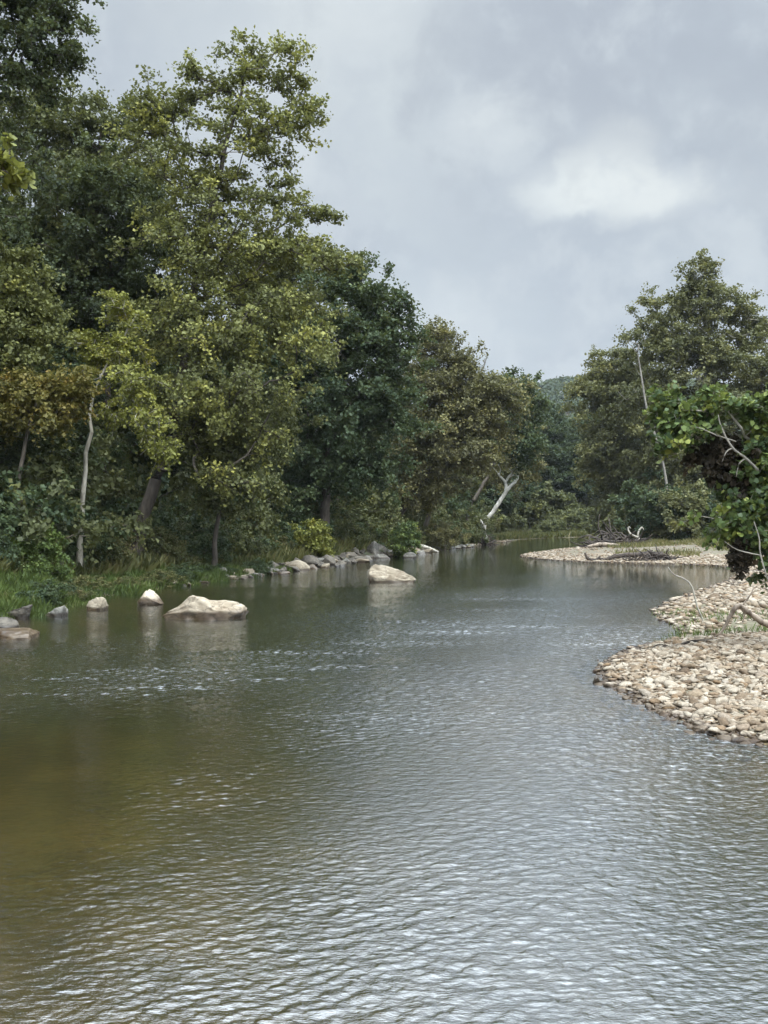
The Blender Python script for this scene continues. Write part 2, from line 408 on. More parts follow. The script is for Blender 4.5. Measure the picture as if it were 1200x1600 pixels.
for cx_, cy_, sx_, sy_, a_ in ((-4.6, 13.2, 1.5, .14, 1.7), (-3.2, 13.7, 1.2, .16, 1.8), (-2.2, 14.4, 1.1, .16, 1.7), (-5.0, 14.5, 1.1, .16, 1.6), (-3.6, 15.2, 1.0, .2, 1.8), (-.8, 15.6, 1.3, .25, 1.8), (-1.6, 17.3, 1.6, .3, 1.8),
    (.4, 18.6, 1.4, .35, 1.8), (1.6, 20.4, 1.2, .35, 1.8), (.6, 22.6, 1.8, .4, 1.8), (3.2, 21.6, 1.2, .3, 1.8), (2.6, 25.5, 2.0, .5, 1.8), (4.6, 24.0, 1.2, .35, 1.6), (3.4, 29.0, 2.2, .6, 1.6), (4.2, 18.5, 1.0, .25, 1.6)):
    amp += a_ * gb(cx_, cy_, sx_, sy_)   # riffles
amp += .55 * gb(-1.7, 8.4, .7, 1.0) + .3 * gb(-1.9, 6.2, 1.0, .6)
cfg = lambda v, lo, hi: np.clip((v - lo) / (hi - lo), 0, 1)
amp *= cfg(WY, 1, 4) * cfg(58 - WY, 0, 10) * cfg(10 - np.abs(WX), 0, 1)
Z = Z * amp * WAVE
dep = -H(WX, WY)
ix = (np.arange(len(wy) - 1)[:, None] * len(wx) + np.arange(len(wx) - 1)[None]).ravel()
wf = np.stack([ix, ix + 1, ix + len(wx) + 1, ix + len(wx)], 1)
land_cell = (dep.ravel()[wf] < -.25).all(1)
wf = wf[~land_cell]
m, g, o = new_mat('water_mat')
geo = g.n('ShaderNodeNewGeometry'); P = geo.outputs['Position']
dpt = g.n('ShaderNodeAttribute', attribute_name='depth')
rf = g.n('ShaderNodeAttribute', attribute_name='ripple')
Pv = g.vm('MULTIPLY', P, (1.0, 2.0, 1.0))
f1 = g.noise(Pv, 20.0, 3, .6); f2 = g.noise(Pv, 6.0, 3, .55); f3 = g.noise(P, .25, 3)
bm = g.n('ShaderNodeBump'); bm.inputs['Distance'].default_value = 1.0
hgt = g.m('ADD', g.m('MULTIPLY', f1, .0062), g.m('MULTIPLY', f2, .009))
g.l(g.m('MULTIPLY', hgt, rf.outputs['Fac']), bm.inputs['Height']); bm.inputs['Strength'].default_value = 1.0
NRM = bm.outputs[0]
lw = g.n('ShaderNodeLayerWeight'); lw.inputs['Blend'].default_value = .5; g.l(NRM, lw.inputs['Normal'])
frs = g.m('ADD', .19, g.m('MULTIPLY', g.m('POWER', lw.outputs['Facing'], 1.4), .81), clamp=True)
gl = g.n('ShaderNodeBsdfGlossy'); gl.inputs['Roughness'].default_value = .035; gl.inputs['Color'].default_value = (.95, .97, 1, 1); g.l(NRM, gl.inputs['Normal'])
murk = g.m('SUBTRACT', 1.0, g.m('POWER', 2.718, g.m('MULTIPLY', g.m('POWER', dpt.outputs['Fac'], 2.0), -1.3)))
tr = g.n('ShaderNodeBsdfTransparent'); tr.inputs[0].default_value = (.82, .84, .66, 1)
df = g.n('ShaderNodeBsdfDiffuse'); g.l(g.mix(g.mr(f3, .4, .6), (.020, .026, .011), (.027, .033, .014)), df.inputs[0])
b1 = g.n('ShaderNodeMixShader'); g.l(murk, b1.inputs[0]); g.l(tr.outputs[0], b1.inputs[1]); g.l(df.outputs[0], b1.inputs[2])
b2 = g.n('ShaderNodeMixShader'); g.l(frs, b2.inputs[0]); g.l(b1.outputs[0], b2.inputs[1]); g.l(gl.outputs[0], b2.inputs[2])
g.l(b2.outputs[0], o.inputs[0])
WATER_MAT = m
rip = np.interp(WY, [3, 8, 20, 40, 70, 120], [1.0, 1.1, 1.5, 1.1, .5, .3]) * (.7 + .3 * patch)
rip *= 1 - .75 * np.clip(gb(-3.5, 9.4, 2.3, 2.9) + gb(-3.2, 6.2, 1.6, 1.9), 0, 1)
water = obj('river_water', mesh_np('river_water', np.stack([WX.ravel(), WY.ravel(), Z.ravel()], 1), wf, WATER_MAT,
      {'depth': ('POINT', np.clip(dep, 0, 3).ravel()), 'ripple': ('POINT', rip.ravel())}, True))
props(water, 'rippled olive river water reflecting the trees and the overcast sky', kind='structure')

# ------------------------------------------------------------------ tubes, branches and leaves
def frame_from(d):
    d = d / np.maximum(np.linalg.norm(d, axis=1, keepdims=True), 1e-9)
    ref = np.where(np.abs(d[:, 2:3]) > .92, np.array([[1., 0, 0]]), np.array([[0, 0, 1.]]))
    u = np.cross(ref, d); u /= np.maximum(np.linalg.norm(u, axis=1, keepdims=True), 1e-9)
    return u, np.cross(d, u)
def edge_tubes(P0, P1, R0, R1, D0, D1, k=6):
    n = len(P0); a = np.arange(k) * 2 * math.pi / k
    u0, v0 = frame_from(D0); u1, v1 = frame_from(D1)
    ca, sa = np.cos(a)[None, :, None], np.sin(a)[None, :, None]
    A = P0[:, None] + R0[:, None, None] * (ca * u0[:, None] + sa * v0[:, None])
    B = P1[:, None] + R1[:, None, None] * (ca * u1[:, None] + sa * v1[:, None])
    V = np.concatenate([A, B], 1).reshape(-1, 3)
    base = (np.arange(n) * 2 * k)[:, None]
    i = np.arange(k)[None]; j = (i + 1) % k
    F = np.stack([base + i, base + j, base + k + j, base + k + i], 2).reshape(-1, 4)
    return V, F
def poly_tube(pts, rad, k=8, jit=0.0, seed=0, cap=True, sub=4):
    """one smooth tapered tube along a polyline (Catmull-Rom)"""
    pts = np.asarray(pts, float); rad = np.asarray(rad, float); rs = np.random.RandomState(seed)
    n = len(pts); T = np.linspace(0, n - 1, (n - 1) * sub + 1)
    ext = np.vstack([2 * pts[0] - pts[1], pts, 2 * pts[-1] - pts[-2]])
    i = np.minimum(T.astype(int), n - 2); f = (T - i)[:, None]
    p0, p1, p2, p3 = ext[i], ext[i + 1], ext[i + 2], ext[i + 3]
    Q = .5 * (2 * p1 + (p2 - p0) * f + (2 * p0 - 5 * p1 + 4 * p2 - p3) * f ** 2 + (3 * p1 - p0 - 3 * p2 + p3) * f ** 3)
    rr = np.interp(T, np.arange(n), rad)
    if jit: Q = Q + rs.normal(0, 1, Q.shape) * (rr * jit)[:, None]; rr = rr * (1 + rs.normal(0, jit * .6, len(rr)))
    d = np.gradient(Q, axis=0); u, v = frame_from(d)
    a = np.arange(k) * 2 * math.pi / k
    V = Q[:, None] + rr[:, None, None] * (np.cos(a)[None, :, None] * u[:, None] + np.sin(a)[None, :, None] * v[:, None])
    m_ = len(Q); V = V.reshape(-1, 3)
    ii = np.arange(m_ - 1)[:, None] * k; i = np.arange(k)[None]; j = (i + 1) % k
    F = np.stack([ii + i, ii + j, ii + k + j, ii + k + i], 2).reshape(-1, 4)
    if cap:
        V = np.vstack([V, Q[0], Q[-1]]); c0, c1 = m_ * k, m_ * k + 1
        F = np.vstack([F, [[c0, (q + 1) % k, q, q] for q in range(k)]]) if False else F
        T3 = np.array([[c0, (q + 1) % k, q] for q in range(k)] + [[c1, (m_ - 1) * k + q, (m_ - 1) * k + (q + 1) % k] for q in range(k)])
        return V, F, T3
    return V, F, np.zeros((0, 3), int)
class Acc:
    def __init__(s): s.V = []; s.F4 = []; s.F3 = []; s.n = 0
    def add(s, V, F4=None, F3=None):
        s.V.append(V)
        if F4 is not None and len(F4): s.F4.append(np.asarray(F4) + s.n)
        if F3 is not None and len(F3): s.F3.append(np.asarray(F3) + s.n)
        s.n += len(V)
    def tube(s, pts, rad, **k): s.add(*poly_tube(pts, rad, **k))
    def mesh(s, name, mat, smooth=True, off=None):
        V = np.vstack(s.V)
        if off is not None: V = V - np.asarray(off)
        return mesh_np(name, V, ([np.vstack(s.F4)] if s.F4 else []) + ([np.vstack(s.F3)] if s.F3 else []), mat, None, smooth)

def grow(trunk, rad0, rad1, att, rs, step=.6):
    """skeleton: the trunk polyline, then a limb to every attractor from the best node"""
    trunk = np.asarray(trunk, float)
    seg = np.linalg.norm(np.diff(trunk, axis=0), axis=1); L = np.concatenate([[0], np.cumsum(seg)])
    n = max(4, int(L[-1] / step)); t = np.linspace(0, L[-1], n)
    pos = [np.array([np.interp(q, L, trunk[:, k]) for k in range(3)]) for q in t]
    pos = [p + (rs.normal(0, .04, 3) if 0 < i < n - 1 else 0) for i, p in enumerate(pos)]
    par = [-1] + list(range(n - 1)); nt_ = n
    P = np.zeros((n + len(att) * 24 + 10, 3)); P[:n] = pos; cnt = n
    dT = np.array([np.min(np.linalg.norm(P[:n] - a, axis=1)) for a in att])
    low = int(n * .22)
    for ai in np.argsort(dT):
        a = att[ai]
        dv = a - P[:cnt]; d = np.linalg.norm(dv, axis=1)
        cost = d * (1 + .55 * np.clip(-dv[:, 2] / (d + 1e-6), 0, 1)) - 0.0
        cost[:low] += 50
        j = int(np.argmin(cost)); b = P[j].copy(); dist = d[j]
        k = max(1, int(dist / step)); k = min(k, 22)
        bend = rs.normal(0, .09, 3) * dist + np.array([0, 0, .10 * dist])
        prev = j
        for q in range(1, k + 1):
            f = q / k
            P[cnt] = b + (a - b) * f + bend * math.sin(f * math.pi) * .8 + (rs.normal(0, .035, 3) if q < k else 0)
            par.append(prev); prev = cnt; cnt += 1
            if cnt >= len(P): return P[:cnt], np.array(par), nt_
    return P[:cnt], np.array(par), nt_
def skeleton_mesh(P, par, nt_, rad0, rad1, k=6, tip=.012, gam=.42):
    n = len(P); c = np.ones(n)
    for i in range(n - 1, 0, -1): c[par[i]] += c[i]
    r = tip * c ** gam
    rt = np.linspace(rad0, rad1, nt_); rt[:2] *= [1.45, 1.15]
    r[:nt_] = np.maximum(rt, np.minimum(r[:nt_], rt))
    r[nt_:] = np.minimum(r[nt_:], rad0 * .55)
    for i in range(nt_, n): r[i] = min(r[i], r[par[i]] * .96)
    pi = par[1:]; ci = np.arange(1, n)
    D = np.zeros_like(P); D[1:] = P[1:] - P[pi]; D[0] = D[1]
    cont = (r[ci] > r[pi] * .62)
    D0 = np.where(cont[:, None], D[pi], D[ci])
    R0 = np.where(cont, r[pi], r[ci] * 1.25)
    return edge_tubes(P[pi], P[ci], R0, r[ci], D0, D[ci], k)

QUAD = np.array([(0, 0, 0), (.42, .48, .10), (0, 1, 0), (-.42, .48, .10)], float)
_lob = [(0, 0), (.20, .02), (.44, .10), (.46, .34), (.56, .52), (.36, .66), (.22, .86), (0, 1.0), (-.22, .86), (-.36, .66), (-.56, .52), (-.46, .34), (-.44, .10), (-.20, .02)]
LOBED = np.array([(x, y, .12 * abs(x) * (1 - y) + .05 * x * x) for x, y in _lob], float)
BLADE = np.array([(-.05, 0, 0), (.05, 0, 0), (.028, .6, .09), (.0, 1.0, .3)], float)

def leaf_cloud(pts, nrm, size, rs, tmpl=QUAD, axis_=None):
    """pts (n,3), nrm (n,3) facing, size (n,)"""
    n = len(pts)
    N = nrm / np.linalg.norm(nrm, axis=1, keepdims=True)
    a = rs.normal(0, 1, (n, 3)) if axis_ is None else axis_
    T = a - N * np.sum(a * N, 1, keepdims=True); T /= np.maximum(np.linalg.norm(T, axis=1, keepdims=True), 1e-6)
    B = np.cross(T, N)
    V = pts[:, None] + size[:, None, None] * (tmpl[None, :, 0, None] * B[:, None] + tmpl[None, :, 1, None] * T[:, None] + tmpl[None, :, 2, None] * N[:, None])
    k = len(tmpl)
    F = np.arange(n * k).reshape(n, k)
    return V.reshape(-1, 3), F

def spray(att, center, rs, twigs, per, length, size, flat=.55, droop=.25, tmpl=QUAD, tone_bias=0.0, out=.7, clumpvar=.2, upn=.75):
    """leafy twigs around every attractor"""
    A = len(att); n = A * twigs
    o_ = att - center; o_ /= np.maximum(np.linalg.norm(o_, axis=1, keepdims=True), 1e-6)
    base = np.repeat(att, twigs, 0); oo = np.repeat(o_, twigs, 0)
    d = rs.normal(0, 1, (n, 3)) * np.array([1, 1, flat]) + oo * out + np.array([0, 0, .15])
    d /= np.linalg.norm(d, axis=1, keepdims=True)
    Lh = length * rs.uniform(.45, 1.2, n)
    t = rs.uniform(.05, 1, (n, per))
    p = base[:, None] + d[:, None] * (t * Lh[:, None])[..., None]
    p[..., 2] -= droop * (t ** 2) * Lh[:, None]
    p += rs.normal(0, 1, p.shape) * (length * .11)
    p = p.reshape(-1, 3); m_ = len(p)
    nm = rs.normal(0, .62, (m_, 3)) + np.array([0, 0, upn]) + np.repeat(oo, per, 0) * .35
    sz = size * rs.uniform(.6, 1.25, m_)
    V, F = leaf_cloud(p, nm, sz, rs, tmpl)
    ct = rs.normal(0, clumpvar, A)
    tw = rs.normal(0, clumpvar * .5, n)
    tone = np.repeat(np.repeat(ct, twigs) + tw, per) + .45 + tone_bias + rs.normal(0, .10, m_)
    # tone varies at random by clump, twig and leaf
    return V, F, np.clip(tone, 0, 1), (base, base + d * Lh[:, None] * .85 - np.array([0, 0, droop * .7]) * Lh[:, None] )

def sample_lobes(lobes, n, rs, shell=2.0):
    w = np.array([l[3] * l[4] * l[5] for l in lobes]) ** .72; w /= w.sum()
    idx = rs.choice(len(lobes), n, p=w); L = np.array(lobes)[idx]
    d = rs.normal(0, 1, (n, 3)); d /= np.linalg.norm(d, axis=1, keepdims=True)
    r = rs.uniform(0, 1, n) ** (1 / (shell + 1.0))
    r = np.where(rs.uniform(0, 1, n) < .27, rs.uniform(1.0, 1.55, n), r)
    return L[:, :3] + d * r[:, None] * L[:, 3:6]

def build_tree(name, label, cat, base, trunk, lobes, natt, leafm, barkm, seed, r0=.22, r1=.05, twigs=6, per=24, length=.9, size=.16,
               group=None, tmpl=QUAD, flat=.55, droop=.25, shell=2.0, tip=.012, gam=.42, extra=None, clumpvar=.2, step=.6, twig_tubes=False, out=.7, upn=.45):
    """trunk, lobes in world coordinates; parts are stored relative to the base"""
    rs = np.random.RandomState(seed); base = np.asarray(base, float)
    root = empty(name, base, label, cat, group)
    att = sample_lobes([tuple(np.asarray(l[:3]) - base) + tuple(l[3:6]) for l in lobes], natt, rs, shell)
    tr = np.asarray(trunk, float) - base
    P, par, nt_ = grow(tr, r0, r1, att, rs, step)
    V, F = skeleton_mesh(P, par, nt_, r0, r1, tip=tip, gam=gam)
    cen = np.average(att, axis=0) - np.array([0, 0, .15 * (att[:, 2].max() - att[:, 2].min())])
    LV, LF, tone, tw = spray(att, cen, rs, twigs, per, length, size, flat, droop, tmpl, clumpvar=clumpvar, out=out, upn=upn)
    if twig_tubes:
        d = tw[1] - tw[0]; n = len(d)
        V2, F2 = edge_tubes(tw[0], tw[1], np.full(n, tip * .8), np.full(n, tip * .3), d, d, 3)
        F = np.vstack([F, F2 + len(V)]); V = np.vstack([V, V2])
    obj('trunk', mesh_np('trunk', V, F, barkm, None, True), root)
    obj('crown', mesh_np('crown', LV, LF, leafm, {'tone': ('FACE', tone)}), root)
    return root

def plobes(D, L, depth=1.0):
    """lobes given as photo px centre and px radii at depth D (+ optional offset) -> real ellipsoids"""
    r = []
    for l in L:
        dd = D + (l[4] if len(l) > 4 else 0)
        c = W(l[0], l[1], dd); rx = l[2] / FPX * dd; rz = l[3] / FPX * dd
        r.append((c[0], c[1], c[2], rx, max(rx, rz) * .8 * depth, rz))
    return r
def ppath(D, L, z0=None):
    pts = [W(a[0], a[1], D + (a[2] if len(a) > 2 else 0)) for a in L]
    if z0 is not None: pts[0][2] = z0
    return np.array(pts)

def ptree(name, label, D, path, lobes, natt, leafm, barkm, seed, cat='tree', **k):
    pts = ppath(D, path); b = pts[0].copy(); b[2] = hz(b[0], b[1]) - .1
    pts[0] = b
    return build_tree(name, label, cat, b, pts, plobes(D, lobes, k.pop('depth', 1.0)), natt, leafm, barkm, seed, **k)

# ------------------------------------------------------------------ the left bank's trees
ptree('sycamore_tree', 'tall yellow-green sycamore leaning over the left bank, its open top the highest against the sky', 40,
      [(205, 890), (225, 810), (250, 740), (268, 680), (282, 590), (298, 480), (325, 350), (355, 220), (388, 110)],
      [(388, 100, 40, 40), (325, 125, 40, 42), (446, 120, 30, 45), (478, 178, 24, 22), (405, 205, 72, 50), (262, 185, 52, 52), (212, 195, 35, 30),
       (330, 290, 95, 65), (440, 300, 34, 26), (478, 335, 48, 13), (520, 345, 22, 9), (450, 395, 75, 22), (530, 415, 40, 12), (350, 400, 115, 60),
       (470, 470, 50, 25), (300, 500, 105, 55, -1), (430, 520, 85, 45, -1), (500, 548, 38, 26, -2), (365, 610, 85, 48, -2), (250, 610, 55, 45),
       (405, 680, 38, 18, -2), (350, 740, 38, 26, -2), (330, 670, 45, 30)],
      780, L_SYC, B_DARK, 3, r0=.30, r1=.05, twigs=6, per=15, length=.8, size=.15, shell=1.2, tip=.014, twig_tubes=True, clumpvar=.24)
ptree('dark_tree', 'dark tree at the top left corner with drooping sprays, crown running out of the frame', 31,
      [(-90, 930), (-80, 700), (-60, 400), (-40, 100), (-30, -180)],
      [(30, 10, 75, 55), (90, 20, 42, 45), (40, 90, 80, 35), (100, 95, 30, 22), (110, 5, 38, 22), (-30, 60, 90, 90), (-60, -100, 130, 120), (-60, 250, 100, 90), (60, 130, 30, 18), (20, -60, 100, 60)],
      420, L_DARK, B_DARK, 4, r0=.32, twigs=6, per=20, length=.65, size=.13, droop=.5, tip=.013, shell=1.4, twig_tubes=True)
ptree('broadleaf_tree', 'olive feathery tree between the dark corner tree and the tall sycamore', 47,
      [(130, 870), (135, 700), (140, 500), (150, 300), (160, 200)],
      [(110, 200, 75, 50), (175, 195, 45, 35), (60, 260, 90, 70), (150, 300, 90, 70), (210, 300, 60, 70), (100, 400, 120, 70), (40, 180, 60, 45)],
      430, L_MID, B_DARK, 7, r0=.3, twigs=6, per=22, length=.9, size=.17)
ptree('dark_tree', 'deep green tree filling the wood left of the sycamore trunk', 44,
      [(160, 880), (165, 700), (170, 500), (175, 380)],
      [(130, 340, 110, 75), (200, 400, 90, 90), (90, 460, 100, 70), (240, 480, 60, 60), (190, 300, 60, 45), (30, 380, 70, 60)],
      430, L_DARK, B_DARK, 8, r0=.3, twigs=6, per=22, length=.85, size=.16)
ptree('broadleaf_tree', 'olive-leaved tree at the left edge with pale tips below the dark tree', 33,
      [(-50, 930), (-30, 800), (-10, 640), (0, 480)],
      [(20, 430, 55, 40), (40, 520, 50, 45), (0, 500, 70, 60), (30, 470, 60, 30), (-40, 560, 90, 70)],
      230, L_SYC, B_MID, 9, r0=.18, twigs=6, per=18, length=.65, size=.14, clumpvar=.15)
ptree('maple_tree', 'small tree turning gold and orange at the left edge above the brush', 32,
      [(10, 920), (20, 800), (40, 700), (60, 620)],
      [(30, 610, 60, 32), (100, 615, 48, 28), (60, 640, 60, 22), (0, 640, 50, 30)],
      120, L_GOLD, B_MID, 10, r0=.10, twigs=6, per=18, length=.6, size=.13, clumpvar=.15)
ptree('slender_tree', 'slender tree with a pale bare lower trunk and a hanging yellow-green spray', 34,
      [(120, 900), (124, 830), (128, 760), (137, 690), (150, 610), (185, 540), (215, 490)],
      [(215, 600, 35, 20, -1), (235, 650, 30, 32, -1), (255, 690, 18, 25, -1), (205, 560, 38, 25), (185, 490, 30, 30), (160, 580, 25, 30), (150, 540, 40, 25), (180, 640, 20, 20)],
      130, L_YEL, B_PALE, 12, r0=.12, r1=.02, twigs=5, per=14, length=.5, size=.12, twig_tubes=True, droop=.5, clumpvar=.15)
ptree('understory_tree', 'mid-green understory tree with low light-tipped boughs right of the leaning trunk', 41,
      [(330, 880), (345, 800), (360, 720), (370, 620)],
      [(350, 700, 70, 40), (400, 660, 60, 35), (330, 770, 32, 28), (430, 700, 30, 20), (370, 770, 45, 25), (340, 620, 80, 40)],
      260, L_MID, B_DARK, 13, r0=.12, twigs=6, per=20, length=.65, size=.14)
ptree('oak_tree', 'large dark green oak with rounded crown, right of the sycamore', 58,
      [(505, 860), (508, 780), (512, 700), (525, 600), (535, 500)],
      [(560, 445, 42, 30), (590, 490, 45, 40), (520, 470, 55, 45), (610, 530, 34, 40), (540, 560, 90, 60), (470, 560, 60, 60), (600, 600, 38, 45), (500, 640, 85, 55), (580, 680, 60, 50), (470, 720, 55, 50), (545, 740, 60, 35), (605, 640, 35, 25)],
      640, L_OAK, B_DARK, 14, r0=.38, r1=.08, twigs=6, per=22, length=1.0, size=.21, shell=2.6, flat=.7)
ptree('dark_tree', 'dusky tree standing behind the oak and the sycamore boughs', 66,
      [(450, 860), (450, 700), (460, 520)],
      [(470, 430, 50, 40), (520, 425, 45, 30), (430, 500, 60, 60), (560, 500, 40, 40), (450, 600, 70, 60), (400, 440, 60, 50)],
      380, L_MID, B_DARK, 15, r0=.3, twigs=6, per=20, length=1.1, size=.23)
ptree('sycamore_tree', 'olive-brown sycamore with a dark trunk leaning right toward the white dead tree', 75,
      [(578, 870), (600, 830), (640, 780), (672, 735), (700, 680), (705, 600), (695, 520)],
      [(690, 525, 22, 24), (672, 560, 32, 32), (715, 575, 30, 30), (660, 620, 38, 45), (720, 640, 60, 45), (770, 615, 42, 28), (690, 700, 70, 40), (650, 760, 45, 35), (725, 690, 40, 36), (640, 690, 30, 40), (760, 655, 32, 34)],
      760, L_BRN, B_DARK, 16, r0=.42, r1=.07, twigs=6, per=16, length=1.15, size=.21, tip=.022, shell=1.3, twig_tubes=True, clumpvar=.22)
ptree('broadleaf_tree', 'grey-green round-headed tree behind the white dead tree', 92,
      [(722, 850), (735, 790), (770, 730), (800, 650)],
      [(800, 620, 38, 28), (820, 640, 20, 25), (785, 660, 42, 35), (808, 690, 26, 30)],
      300, L_OAK, B_MID, 17, r0=.25, twigs=6, per=20, length=1.1, size=.26)
ptree('rusty_tree', 'small rusty-brown tree with drooping foliage just above the white dead tree', 103,
      [(712, 850), (725, 800), (750, 750), (785, 690)],
      [(790, 700, 42, 25), (770, 730, 45, 22), (815, 730, 28, 28), (740, 710, 30, 25), (800, 680, 32, 18)],
      300, L_BRN, B_MID, 18, r0=.2, twigs=6, per=20, length=.9, size=.2, droop=.7)

# near branch reaching in at the upper left, from a sycamore standing on the bank beside the camera
ptree('sycamore_tree', 'near bough of large yellow-green leaves entering at the left edge', 12,
      [(-560, 1100), (-540, 800), (-480, 500), (-380, 300), (-150, 255), (10, 268)],
      [(16, 238, 30, 14), (12, 270, 40, 16), (-10, 255, 30, 30), (-60, 250, 60, 40), (-260, 240, 120, 90), (-420, 100, 160, 120), (-500, 250, 140, 120)],
      300, L_YEL, B_MID, 19, r0=.16, r1=.012, twigs=4, per=6, length=.24, size=.10, tmpl=LOBED, tip=.008, clumpvar=.2, twig_tubes=True)

# ------------------------------------------------------------------ the right bank's trees
ptree('sycamore_tree', 'tallest tree of the right bank, olive-brown with a tapering ragged top', 100,
      [(1095, 838), (1095, 760), (1090, 650), (1092, 540), (1095, 430)],
      [(1095, 425, 22, 24), (1108, 460, 34, 22), (1070, 470, 24, 26), (1090, 500, 60, 30), (1022, 475, 16, 22), (1018, 515, 30, 28), (1155, 490, 26, 20), (1170, 525, 30, 28), (1185, 510, 14, 12), (1050, 545, 55, 30), (1120, 560, 60, 35),
       (1060, 610, 70, 45), (1140, 620, 55, 40), (1040, 680, 60, 50), (1110, 690, 60, 45), (1070, 750, 60, 35)],
      900, L_RIGHT, B_PALE, 21, r0=.45, r1=.06, twigs=6, per=19, length=1.3, size=.28, tip=.022, shell=1.4, clumpvar=.2)
ptree('broadleaf_tree', 'greyish green tree stepping down toward the gap over the river on the right bank', 108,
      [(985, 836), (985, 760), (975, 680), (965, 600)],
      [(965, 575, 36, 25), (925, 600, 26, 16), (950, 625, 45, 28), (990, 590, 40, 30), (900, 612, 12, 8), (960, 680, 50, 35), (985, 740, 55, 40), (935, 720, 25, 30), (995, 650, 45, 40)],
      560, L_RIGHT, B_MID, 22, r0=.35, twigs=6, per=19, length=1.3, size=.28, shell=1.6)
ptree('broadleaf_tree', 'olive tree at the right edge behind the leafy sapling', 96,
      [(1195, 838), (1195, 740), (1190, 640), (1190, 560)],
      [(1180, 575, 35, 30), (1230, 590, 50, 50), (1170, 640, 50, 40), (1220, 690, 60, 50), (1160, 720, 50, 40), (1210, 770, 60, 35)],
      420, L_RIGHT, B_MID, 23, r0=.35, twigs=6, per=18, length=1.2, size=.27)

def snag(name, label, cat, D, paths, mat, k=7, seed=0, group=None):
    """bare wood: a trunk and limbs, each a tapered tube"""
    b = ppath(D, [paths[0][0][0]])[0]; b[2] = hz(b[0], b[1]) - .1 if name != 'driftwood' else b[2]
    root = empty(name, b, label, cat, group)
    for i, (pts, rad) in enumerate(paths):
        p = ppath(D, pts)
        if i == 0: p[0] = b
        tr = Acc(); tr.tube(p, rad, k=k, jit=.10, seed=seed + i)
        nm_ = 'trunk' if i == 0 else 'branch'
        obj(nm_, tr.mesh(nm_, mat, off=b), root)
    return root
snag('dead_tree', 'white barkless dead tree leaning right over the water at the bend', 'dead tree', 93, [
    ([(757, 852), (758, 835), (757, 822), (760, 812), (770, 800), (783, 780), (795, 762), (806, 752)], [.26, .19, .18, .20, .21, .19, .18, .13]),
    ([(757, 824), (750, 812), (744, 806)], [.2, .13, .08]),
    ([(790, 768), (790, 755), (780, 742), (770, 730)], [.17, .14, .10, .04]),
    ([(789, 755), (795, 745), (800, 738), (795, 732)], [.12, .10, .06, .03]),
    ([(804, 753), (810, 745), (803, 742), (796, 746)], [.14, .10, .07, .03]),
    ([(780, 742), (782, 733), (778, 725)], [.06, .04, .02]),
    ([(800, 738), (808, 728)], [.05, .02])], B_WHITE, seed=40)
snag('dead_tree', 'thin pale leaning snag rising before the right bank trees', 'dead tree', 95, [
    ([(1052, 836), (1040, 745), (1026, 690), (1010, 635), (1001, 580), (996, 548)], [.15, .13, .12, .10, .08, .05]),
    ([(996, 550), (998, 540), (992, 536), (980, 532)], [.09, .07, .04, .02]),
    ([(994, 550), (986, 540), (978, 533)], [.06, .03, .015]), ([(1022, 670), (1030, 655), (1034, 640)], [.05, .03, .012]), ([(1003, 590), (996, 580), (990, 565)], [.04, .025, .01])], B_GREY, seed=50)
snag('dead_branches', 'bare twiggy top sticking up behind the olive-brown sycamore', 'dead tree', 78, [
    ([(655, 860), (690, 740), (725, 640), (745, 585)], [.2, .16, .12, .09]),
    ([(740, 600), (752, 580), (762, 555)], [.08, .06, .02]),
    ([(738, 600), (735, 570), (742, 540)], [.05, .04, .015]),
    ([(748, 588), (756, 575), (757, 560)], [.04, .03, .015]),
    ([(738, 620), (728, 585), (722, 545)], [.06, .04, .015])], B_MID, seed=55)

# ------------------------------------------------------------------ generic trees of the woods (prototypes, then copies)
def generic(name, label, seed, h, w, leafm, barkm, size, n=330, loc=(0, 0, 0), group=None, per=20, flat=.6):
    rs = np.random.RandomState(seed); L = []
    x, y, z = loc
    for i in range(9):
        a = rs.uniform(0, 6.28); f = i / 8.0
        zz = h * (.36 + .52 * f); rr = w * .36 * (1.1 - .75 * f)
        L.append((x + math.cos(a) * rr, y + math.sin(a) * rr, z + zz, w * (.30 - .10 * f), w * (.30 - .10 * f), h * .12))
    L.append((x, y, z + h * .90, w * .16, w * .16, h * .09))
    L.append((x, y, z + h * .55, w * .34, w * .34, h * .2))
    tr = [(x, y, z), (x + rs.normal(0, .2), y, z + h * .3), (x + rs.normal(0, .35), y + rs.normal(0, .3), z + h * .6), (x + rs.normal(0, .3), y, z + h * .88)]
    return build_tree(name, label, 'tree', loc, tr, L, n, leafm, barkm, seed, r0=h * .016, twigs=6, per=per, length=w * .09, size=size, group=group, flat=flat)
rng = random.Random(77)
WL = 'trees deep in the left bank wood'
protos = []
spots = [ # x, y, h scale, proto index
]
def shore_x(y): return float(np.interp(y, SHY, SHX))
P1 = generic('woodland_tree', 'dark green tree crowded deep in the left bank wood', 101, 15, 9.5, L_DARK, B_DARK, .22, loc=(-24, 52, hz(-24, 52)), group=WL)
P2 = generic('woodland_tree', 'mid green tree crowded deep in the left bank wood', 102, 14, 9, L_OAK, B_DARK, .22, loc=(-16, 62, hz(-16, 62)), group=WL)
P3 = generic('woodland_tree', 'olive tree crowded deep in the left bank wood', 103, 14, 9, L_MID, B_DARK, .22, loc=(-20, 44, hz(-20, 44)), group=WL)
Plab = {0: 'dark green tree crowded deep in the left bank wood', 1: 'mid green tree crowded deep in the left bank wood', 2: 'olive tree crowded deep in the left bank wood'}
PR = [P1, P2, P3]
